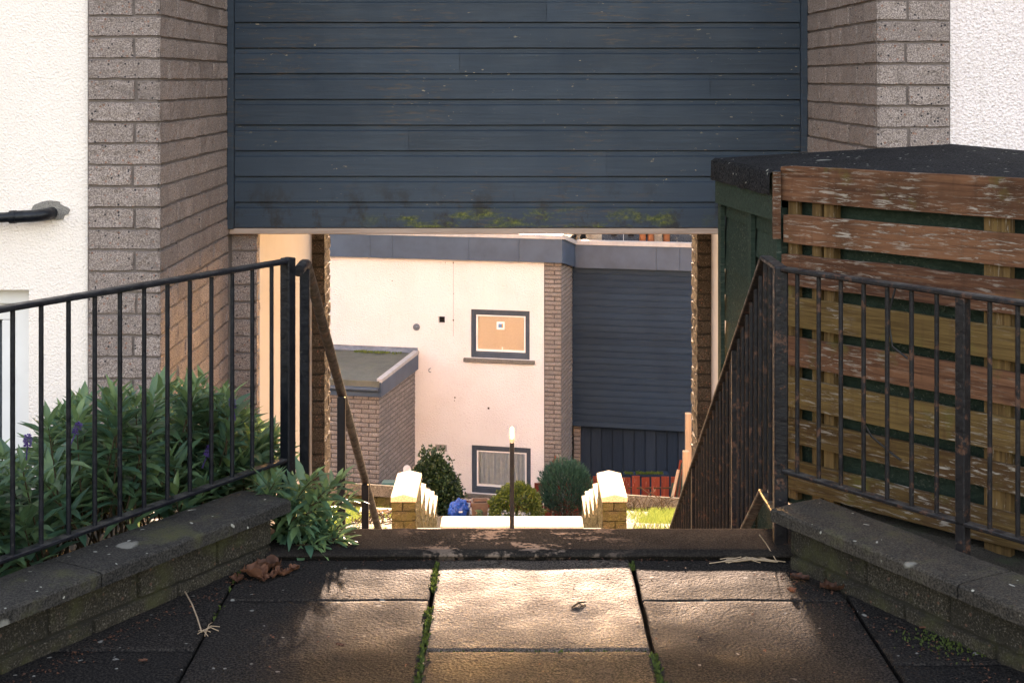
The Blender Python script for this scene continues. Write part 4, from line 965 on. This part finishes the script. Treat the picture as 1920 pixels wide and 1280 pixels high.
# board gate below the bay
mb = MB(); x = 1.335; rr = random.Random(8)
while x < XE: mb.box((x, 1.66+rr.uniform(0, .006), -8.75), (x+.235, 1.69, -6.73), rr.random()); x += .262
mb.box((1.33, 1.70, -8.8), (XE, 1.74, -6.72), .2); gt = fb(mb, 'gate_boards', 'gate')
def window(box, sill, blind):
    a, b, c_, d_ = box
    mb = MB(); fw = .075
    mb.box((a, .045, c_), (a+fw, .15, d_), .5, None, .006); mb.box((b-fw, .045, c_), (b, .15, d_), .5, None, .006); mb.box((a+fw, .045, d_-.1), (b-fw, .15, d_), .5, None, .006); mb.box((a+fw, .045, c_), (b-fw, .15, c_+.12), .5, None, .006)
    mb.box((a+fw, .075, c_+.12), (a+fw+.04, .15, d_-.1), .5); mb.box((b-fw-.04, .075, c_+.12), (b-fw, .15, d_-.1), .5); mb.box((a+fw+.04, .075, d_-.135), (b-fw-.04, .15, d_-.1), .5); mb.box((a+fw+.04, .075, c_+.12), (b-fw-.04, .15, c_+.15), .5)
    W_ = fb(mb, 'window', 'win_frame'); i0, i1, j0, j1 = a+fw+.04, b-fw-.04, c_+.15, d_-.135
    mb = MB(); q = .028
    mb.box((i0, .07, j0), (i0+q, .16, j1)); mb.box((i1-q, .07, j0), (i1, .16, j1)); mb.box((i0+q, .07, j1-q), (i1-q, .16, j1)); mb.box((i0+q, .065, j0), (i1-q, .16, j0+q*1.4)); fb(mb, 'white_bead', 'white_trim', W_)
    mb = MB(); mb.box((i0+q, .10, j0+q*1.4), (i1-q, .106, j1-q)); fb(mb, 'pane', 'glass', W_)
    mb = MB(); mb.box(*sill, .5, None, .008); fb(mb, 'sill', 'sill', W_)
    mb = MB()
    if blind: mb.box((i0, .13, j0), (i1, .14, j1)); fb(mb, 'blind', 'blind', W_)
    else:
        N2 = 160; V = []
        for q_ in range(N2+1):
            t = q_/N2; x = i0+(i1-i0)*t; y_ = .19+.022*math.sin(t*63+2*math.sin(t*9))+.012*math.sin(t*27)
            V += [(x, y_, j0-.02), (x, y_, j1+.02)]
        mb.add(V, [(2*k, 2*k+2, 2*k+3, 2*k+1) for k in range(N2)], .5, True); fb(mb, 'curtain', 'curtain', W_)
        mb = MB(); mb.box((a, .28, c_), (b, .29, d_)); fb(mb, 'dark_room', 'dark', W_)
    return W_
W1 = window(UW, ((-1.15, -.07, -4.972), (.545, .04, -4.885)), True)
mb = MB(); mb.box((-.39, .092, -4.215), (-.197, .099, -4.033)); fb(mb, 'picture_frame', 'white_trim', W1)
mb = MB(); mb.box((-.345, .088, -4.17), (-.262, .0915, -4.08)); fb(mb, 'picture', 'bluep', W1)
mb = MB(); mb.box((-.262, .088, -4.17), (-.238, .0915, -4.08)); fb(mb, 'picture_edge', 'orange', W1)
mb = MB(); mb.box((-.265, .094, -4.70), (-.24, .099, -4.62)); fb(mb, 'window_handle', 'white_trim', W1)
W2 = window(LW, ((-1.125, -.07, -8.135), (.60, .04, -8.045)), False)
mb = MB(); rr = random.Random(3); V = []
for k in range(5): mb.lathe((-2.302, 0, -4.215), [(.001, 0)], 3)
mb = MB()
ring = [(.085, .0), (.082, -.03), (.06, -.035), (.058, -.015), (.035, -.02), (.034, -.06), (.012, -.065)]
V = []; seg = 18
for r, y_ in ring: V += [(-2.302+r*math.cos(2*math.pi*k/seg), y_, -4.215+r*math.sin(2*math.pi*k/seg)) for k in range(seg)]
mb.add(V, [(i*seg+k, i*seg+(k+1) % seg, (i+1)*seg+(k+1) % seg, (i+1)*seg+k) for i in range(len(ring)-1) for k in range(seg)]+[list(range((len(ring)-1)*seg, len(ring)*seg))], .5, True)
fb(mb, 'flue', 'lead')
mb = MB(); mb.box((-1.846, -.012, -7.099), (-1.561, .0, -6.94))
for k in range(6): mb.add([(-1.836, -.014, -7.085+k*.024), (-1.571, -.014, -7.085+k*.024), (-1.571, -.026, -7.067+k*.024), (-1.836, -.026, -7.067+k*.024)], [(0, 1, 2, 3), (3, 2, 1, 0)])
fb(mb, 'louvre_vent', 'cap')
mb = MB(); mb.tube([(-1.96, 0, -5.17), (-1.985, -.04, -5.18), (-1.99, -.045, -5.215), (-1.98, -.04, -5.25), (-1.955, 0, -5.26)], .011, 8); fb(mb, 'hook', 'lead')
mb = MB()
for x, z, r in ((-1.368, -5.828, .016), (-.559, -6.037, .022), (-1.406, -2.68, .014), (-1.406, -4.02, .016), (-1.40, -3.4, .008), (-2.9, -3.15, .01), (-1.6, -2.68, .009), (-1.38, -5.90, .010)):
    mb.box((x-r, -.006, z-r), (x+r, .002, z+r))
mb.box((-1.409, -.0015, -4.4), (-1.4035, .002, -2.63)); fb(mb, 'wall_spots', 'stem')
# porch
PX, PY, PZ = -2.33, -2.8, -4.90
PO = None
mb = MB(); brick_face(mb, (-6.5, PY, 0), (1, 0, 0), (0, -1, 0), PX+6.5, ZG+.8, PZ-.33, PZ-.33, seed=111, res=.07, amp=.007, dep=.018, joint=.014, endB=False)
brick_face(mb, (PX, PY, 0), (0, 1, 0), (1, 0, 0), 2.8, ZG+.8, PZ-.2, PZ-.33, seed=112, res=.07, amp=.007, dep=.018, joint=.014, endA=False); mb.box((-6.5, PY+.03, ZG), (PX-.03, -.01, PZ-.3), -1)
PO = fb(mb, 'porch', 'brick_far')
mb = MB(); V = []; n = 16
for j in range(n+1):
    for i in range(n+1): V.append((-6.6+(PX+.03+6.6)*i/n, PY-.05+(2.72)*j/n, PZ+.02*fbm(Vector((i*.5, j*.5, 1)))+.09*(j/n)))
mb.add(V, [(j*(n+1)+i, j*(n+1)+i+1, (j+1)*(n+1)+i+1, (j+1)*(n+1)+i) for j in range(n) for i in range(n)], .5, True); fb(mb, 'roof', 'felt_far', PO)
mb = MB(); mb.hexa([(PX-.02, PY-.1, PZ-.02), (PX+.09, PY-.1, PZ-.02), (PX+.09, -.01, PZ+.06), (PX-.02, -.01, PZ+.06)], [(PX-.02, PY-.1, PZ+.06), (PX+.09, PY-.1, PZ+.05), (PX+.09, -.01, PZ+.14), (PX-.02, -.01, PZ+.15)]); fb(mb, 'roof_kerb', 'cap', PO)
mb = MB(); mb.hexa([(PX+.03, PY-.08, PZ-.34), (PX+.075, PY-.08, PZ-.34), (PX+.075, -.01, PZ-.30), (PX+.03, -.01, PZ-.30)], [(PX+.03, PY-.08, PZ-.022), (PX+.075, PY-.08, PZ-.022), (PX+.075, -.01, PZ+.058), (PX+.03, -.01, PZ+.058)]); mb.box((-6.6, PY-.08, PZ-.34), (PX+.03, PY-.03, PZ-.13)); fb(mb, 'fascia', 'fascia', PO)
mb = MB(); mb.box((-6.6, PY-.12, PZ-.12), (PX+.04, PY-.03, PZ+.01)); fb(mb, 'felt_edge', 'felt_far', PO)
mb = MB(); mb.tube([(-6.6, PY-.13, PZ-.17), (PX+.03, PY-.13, PZ-.17)], .055, 10); fb(mb, 'gutter', 'win_frame', PO)
mb = MB(); mb.box((-6.6, -.03, PZ+.08), (PX+.06, .0, PZ+.20)); mb.hexa([(-6.6, -.16, PZ+.10), (PX+.05, -.16, PZ+.10), (PX+.05, -.03, PZ+.10), (-6.6, -.03, PZ+.10)], [(-6.6, -.16, PZ+.108), (PX+.05, -.16, PZ+.108), (PX+.05, -.031, PZ+.17), (-6.6, -.031, PZ+.17)]); fb(mb, 'flashing', 'lead', PO)
mb = MB(); rr = random.Random(9)
for k in range(260):
    x = -3.75+abs(rr.gauss(0, .55)); y_ = -.26+rr.gauss(0, .05)
    if x > -2.6: continue
    leaf(mb, Vector((x, y_, PZ+.09)), Vector((rr.uniform(-1, 1), rr.uniform(-1, 1), 1)), Vector((0, 1, 0)), .05, .03, rr.random(), .2, 2)
fb(mb, 'moss', 'golden', PO)

# ------------------------------------------------------------------ things on the far garden slope
def at(px, py, Y): return Vector(((px-960)/2667*Y, Y, 1.6-(py-150)*Y/2667))
def gpos(px, Y): x = (px-960)/2667*Y; return Vector((x, Y, gz(x, Y)))
p = gpos(819, 28.2); T = thing('evergreen_bush', 'tall dark upright evergreen bush against the pale wall left of the window', 'bush', p)
mb = MB(); rr = random.Random(120)
for cx, h, r in ((-.22, 1.25, .22), (-.02, 1.22, .2), (.16, 1.05, .24), (.05, .8, .36), (-.1, .7, .36), (.22, .6, .22)):
    blob_foliage(mb, p+Vector((cx, rr.uniform(-.1, .1), h*.5)), (r*1.1, r*1.1, h*.56), 2600, .055, .042, rr, lump=.3, flat=-1)
for cx, h in ((-.25, 1.28), (-.08, 1.36), (-.0, 1.3), (.14, 1.2), (.2, 1.05), (.33, .95), (-.33, 1.1)):
    for k in range(45): leaf(mb, p+Vector((cx+rr.gauss(0, .02), rr.gauss(0, .03), h-rr.random()*.3)), Vector((rr.uniform(-1, 1), rr.uniform(-1, 1), 1)), Vector((0, 0, 1)), .05, .035, rr.random(), .2, 3)
mb.build('foliage', M['euon'], T); mb = MB()
for k in range(5): mb.tube([p+Vector((rr.uniform(-.1, .1), 0, -.05)), p+Vector((rr.uniform(-.25, .25), 0, .7))], .014, 5)
mb.build('stem', M['stem'], T)
p = gpos(1060, 27.5); T = thing('conifer_bush', 'round blue green feathery conifer bush in front of the brick pier', 'bush', p)
mb = MB(); blob_foliage(mb, p+Vector((0, 0, .60)), (.50, .45, .55), 5200, .10, .016, rr, spiky=.75, lump=.12, shell=.45, flat=-.85); mb.build('foliage', M['conifer'], T)
mb = MB()
for k in range(9): mb.tube([p+Vector((rr.uniform(-.1, .1), rr.uniform(-.1, .1), -.05)), p+Vector((rr.uniform(-.3, .3), rr.uniform(-.3, .1), .45))], .012, 5)
mb.build('stem', M['stem'], T)
p = gpos(968, 26); T = thing('privet_bush', 'low dome shaped yellow green bush under the lower window', 'bush', p)
mb = MB(); blob_foliage(mb, p+Vector((0, 0, .18)), (.46, .42, .45), 5200, .045, .03, rr, lump=.13, shell=.7, flat=-.3); mb.build('foliage', M['golden'], T)
mb = MB(); mb.tube([p+Vector((0, 0, -.05)), p+Vector((.03, 0, .3))], .02, 6); mb.build('stem', M['stem'], T)
p = gpos(900, 27); T = thing('plant_pot', 'square brown plastic plant pot below the lower window', 'pot', p); mb = MB()
h = at(900, 939, 27).z-p.z
mb.lathe(p, [(.13, 0), (.165, h), (.165, h+.01), (.14, h+.01), (.135, h-.05)], 4, .5, 1, True); mb.build('pot', M['pot'], T)
mb = MB(); mb.lathe(p, [(.125, h-.06), (.12, h-.05)], 4, .5, 1, True); mb.build('soil', M['dead'], T)
mb = MB(); q = gpos(900, 26.7)
for k in range(30): leaf(mb, q+Vector((rr.uniform(-.06, .06), rr.uniform(-.04, .04), rr.uniform(.02, .14))), Vector((rr.uniform(-1, 1), rr.uniform(-1, 1), .8)), Vector((0, 0, 1)), .07, .03, rr.random(), .2, 3)
mb.tube([q+Vector((0, 0, -.03)), q+Vector((0, 0, .1))], .005, 5, 0)
tag(mb.build('seedling', M['hebe'], None, loc=q), 'tiny green seedling in front of the brown plant pot', 'plant')
p = gpos(868, 27.6); mb = MB(); mb.box((p.x-.04, p.y-.14, p.z-.05), (p.x+.13, p.y+.14, p.z+.26), .5, None, .012); mb.box((p.x-.055, p.y-.155, p.z+.262), (p.x+.145, p.y+.155, p.z+.30), .5, None, .01)
tag(mb.build('storage_tub', M['lead'], None, loc=p), 'small grey plastic tub half covered by the blue bag', 'tub')
p = gpos(859, 27.3); mb = MB(); n = 26; V = []
for j in range(n+1):
    for i in range(n):
        ph, th = math.pi*j/n, 2*math.pi*i/n; v = Vector((math.sin(ph)*math.cos(th), math.sin(ph)*math.sin(th), math.cos(ph)))
        r = 1+.3*mnoise.noise(v*2.1+Vector((3, 1, 0)))+.16*abs(mnoise.noise(v*5))+.07*mnoise.noise(v*11)
        sx_ = 1-.25*max(0, v.z); V.append(p+Vector((v.x*.185*r*sx_+.04*v.z, v.y*.15*r, .19+v.z*.21*r)))
mb.add(V, [(j*n+i, (j+1)*n+i, (j+1)*n+(i+1) % n, j*n+(i+1) % n) for j in range(n) for i in range(n)], .5, False)
T = tag(mb.build('plastic_bag', M['blue'], None, loc=p), 'crumpled bright blue plastic bag beside the dark bush', 'bag')
mb = MB(); mb.box((p.x+.02, p.y-.185, p.z+.19), (p.x+.09, p.y-.16, p.z+.215), .5, Matrix.Identity(4)); mb.build('tag', M['white_trim'], T)
p = gpos(729, 27); h = at(729, 902, 27).z-p.z; T = thing('garden_bin', 'teal plastic bin with rounded lid behind the left garden wall', 'bin', p)
mb = MB(); mb.box((p.x-.11, p.y-.12, p.z), (p.x+.13, p.y+.12, p.z+h-.08), .5, None, .02); mb.build('body', M['teal'], T)
mb = MB(); mb.box((p.x-.135, p.y-.15, p.z+h-.08), (p.x+.15, p.y+.14, p.z+h), .5, None, .03); mb.build('lid', M['teal'], T)
p = gpos(763, 27.5); h = at(763, 872, 27.5).z-p.z; T = thing('garden_chair', 'white plastic garden chair with rounded back behind the left flank wall', 'chair', p)
mb = MB(); V = []; n = 16
for th_ in (0, .025):
    V += [(p.x-.075, p.y+th_, p.z+h*.5), (p.x+.075, p.y+th_, p.z+h*.5)]+[(p.x+.075*math.cos(math.pi*k/n), p.y+th_, p.z+h-.075+.075*math.sin(math.pi*k/n)) for k in range(n+1)]
m = n+3; mb.add(V, [list(range(m)), list(range(m, 2*m))[::-1]]+[(i, m+i, m+(i+1) % m, (i+1) % m) for i in range(m)]); mb.build('backrest', M['chair_white'], T)
mb = MB(); mb.box((p.x-.2, p.y-.4, p.z+h*.5-.03), (p.x+.2, p.y+.03, p.z+h*.5-.001), .5, None, .01); mb.build('seat', M['white_trim'], T)
for a_ in (-.17, .17):
    for b_ in (-.36, 0): mb = MB(); mb.bar((p.x+a_, p.y+b_, gz(p.x, p.y+b_)-.01), (p.x+a_, p.y+b_, p.z+h*.5-.03), .03, .03); mb.build('leg', M['white_trim'], T)
# red board fence
Yf = 28.5; T = thing('board_fence', 'red stained vertical board fence before the dark gate', 'fence', (2.0, 28.5, -7.3)); mb = MB(); rr = random.Random(130); px = 1002; k = 0
tops = {6: 889, 7: 893, 8: 893, 9: 893, 10: 891, 11: 892, 12: 894, 13: 895, 14: 890, 15: 893}
while px < 1268:
    a_ = at(px, 893 + rr.uniform(-1, 2) if px > 1085 else 905+rr.uniform(-3, 3), Yf-.22*(px-1100)/2667*Yf*.5); w_ = .155 if k % 3 else .165
    mb.box((a_.x, a_.y, gz(a_.x, a_.y)-.05), (a_.x+w_, a_.y+.02, a_.z), rr.random()); px += 18.3; k += 1
mb.build('board', M['red'], T)
mb = MB(); a_, b_ = at(1005, 915, Yf+.15), at(1265, 915, Yf-.2)
for dz in (0, -.45): mb.bar((a_.x, a_.y+.03, a_.z+dz), (b_.x, b_.y+.03, b_.z+dz), .05, .03)
mb.build('rail', M['stem'], T)
# mossy lidded box
p = at(1168, 884, 31.0); q = at(1254, 888, 30.8); T = thing('storage_box', 'long dark storage box with mossy lid behind the red fence', 'box', ((p.x+q.x)/2, 31, gz(2.8, 31)))
mb = MB(); mb.box((p.x+.05, 30.9, gz(2.8, 31)-.05), (q.x-.05, 31.03, p.z-.06), .3); mb.build('body', M['gate'], T)
mb = MB(); mb.box((p.x, 30.8, p.z-.06), (q.x, 31.05, p.z), .3, None, .01); ld = mb.build('lid', M['gate'], T)
mb = MB()
for k in range(900):
    x = rr.uniform(p.x, q.x)
    if mnoise.noise(Vector((x*4, 0, 1))) < -.15: continue
    leaf(mb, Vector((x, 30.8+abs(rr.gauss(0, .08)), p.z-.005)), Vector((rr.uniform(-1, 1), rr.uniform(-1, .3), 1)), Vector((0, 1, 0)), .035, .02, rr.random()*.7, .2, 2)
mb.build('moss', M['golden'], ld)
# timber posts, leaning slats
for px, py, Y, wpx, lab in ((1290.5, 774, 27, 11, 'taller raw timber post beside the right passage jamb'), (1286, 845, 25, 11.5, 'shorter raw timber post in front of the taller one')):
    a_ = at(px, py, Y); w_ = wpx/2667*Y; mb = MB(); mb.box((a_.x-w_/2, Y-w_/2, gz(a_.x, Y)-.05), (a_.x+w_/2, Y+w_/2, a_.z), .5, None, .008); tag(mb.build('timber_post', M['timber'], None, loc=(a_.x, Y, gz(a_.x, Y))), lab, 'post')
mats_ = ['red', 'shed', 'dead', 'shed', 'red', 'timber', 'shed']; rr = random.Random(133)
T = thing('slat_heap', 'leaning heap of old coloured fence slats beside the timber posts', 'slats', (3.1, 26, gz(3.1, 26)))
for k, (x0, y0_, x1_, y1_) in enumerate(((1258, 938, 1277, 862), (1262, 938, 1280, 868), (1266, 938, 1280, 880), (1256, 936, 1262, 905), (1270, 938, 1282, 878), (1252, 938, 1272, 880), (1274, 938, 1281, 890))):
    a_, b_ = at(x0, y0_, 26-.05*k), at(x1_, y1_, 26.25-.05*k); a_.z = gz(a_.x, a_.y); mb = MB(); mb.bar(a_, b_, .05, .02, rr.random()); mb.build('slat', M[mats_[k]], T)
# red angled bracket and white ball half hidden by the conifer
a_ = at(1036, 880, 31.5); mb = MB(); mb.hexa([at(1028, 880, 31.5), at(1036, 881, 31.5), at(1036, 881, 31.55), at(1028, 880, 31.55)], [at(1041, 853, 31.5), at(1043, 857, 31.5), at(1043, 857, 31.55), at(1041, 853, 31.55)])
mb.bar(at(1033, 868, 31.53), Vector((at(1033, 868, 31.53).x, 31.53, gz(.8, 31.5)-.05)), .03, .03)
tag(mb.build('garden_tool', M['red'], None, loc=a_), 'red pointed blade standing at the foot of the brick pier', 'tool')
# dark boarded roof room set back behind the far parapet
mb = MB(); mb.box((1.75, 2.3, -2.45), (7.4, 5.5, -1.1)); rm = fb(mb, 'roof_room', 'slate')
mb = MB(); mb.box((3.02, 2.22, -2.45), (3.24, 2.32, -1.1)); mb.box((1.35, 2.3, -2.45), (1.748, 5.4, -1.15)); fb(mb, 'stone_pier', 'stone', rm)
mb = MB(); mb.box((3.98, 2.24, -2.45), (4.02, 2.298, -1.1)); mb.box((2.28, 2.285, -2.45), (2.288, 2.299, -1.1)); fb(mb, 'white_mullion', 'white_trim', rm)
for k in range(4):
    mb = MB(); mb.box((1.98+k*.42, 2.27, -2.215), (2.12+k*.42, 2.299, -2.12)); fb(mb, 'vent', 'dark', rm)
for k, (px, lab) in enumerate(((1205, 'left of the two terracotta chimney pots above the navy bay'), (1220.5, 'right of the two terracotta chimney pots above the navy bay'), (1250, 'single terracotta pot standing right of the stone pier above the bay'))):
    Y = 34.2; a_ = at(px, 460, Y); mb = MB(); mb.lathe((a_.x, Y, -2.41), [(.085, 0), (.08, .30), (.10, .31), (.105, .36), (.085, .37), (.06, .36)], 14); T = tag(mb.build('chimney_pot', M['terracotta'], None, loc=(a_.x, Y, -2.41)), lab, 'pot')
Y = 34.6; a_ = at(1083, 448, Y); mb = MB(); mb.lathe((a_.x, Y, -2.41), [(.09, 0), (.1, .08), (.05, .13), (.06, .2), (.14, .34), (.17, .40), (.15, .42), (.08, .40)], 14)
tag(mb.build('urn', M['stone'], None, loc=(a_.x, Y, -2.41)), 'stone urn on the roof at the corner of the parapet', 'urn')
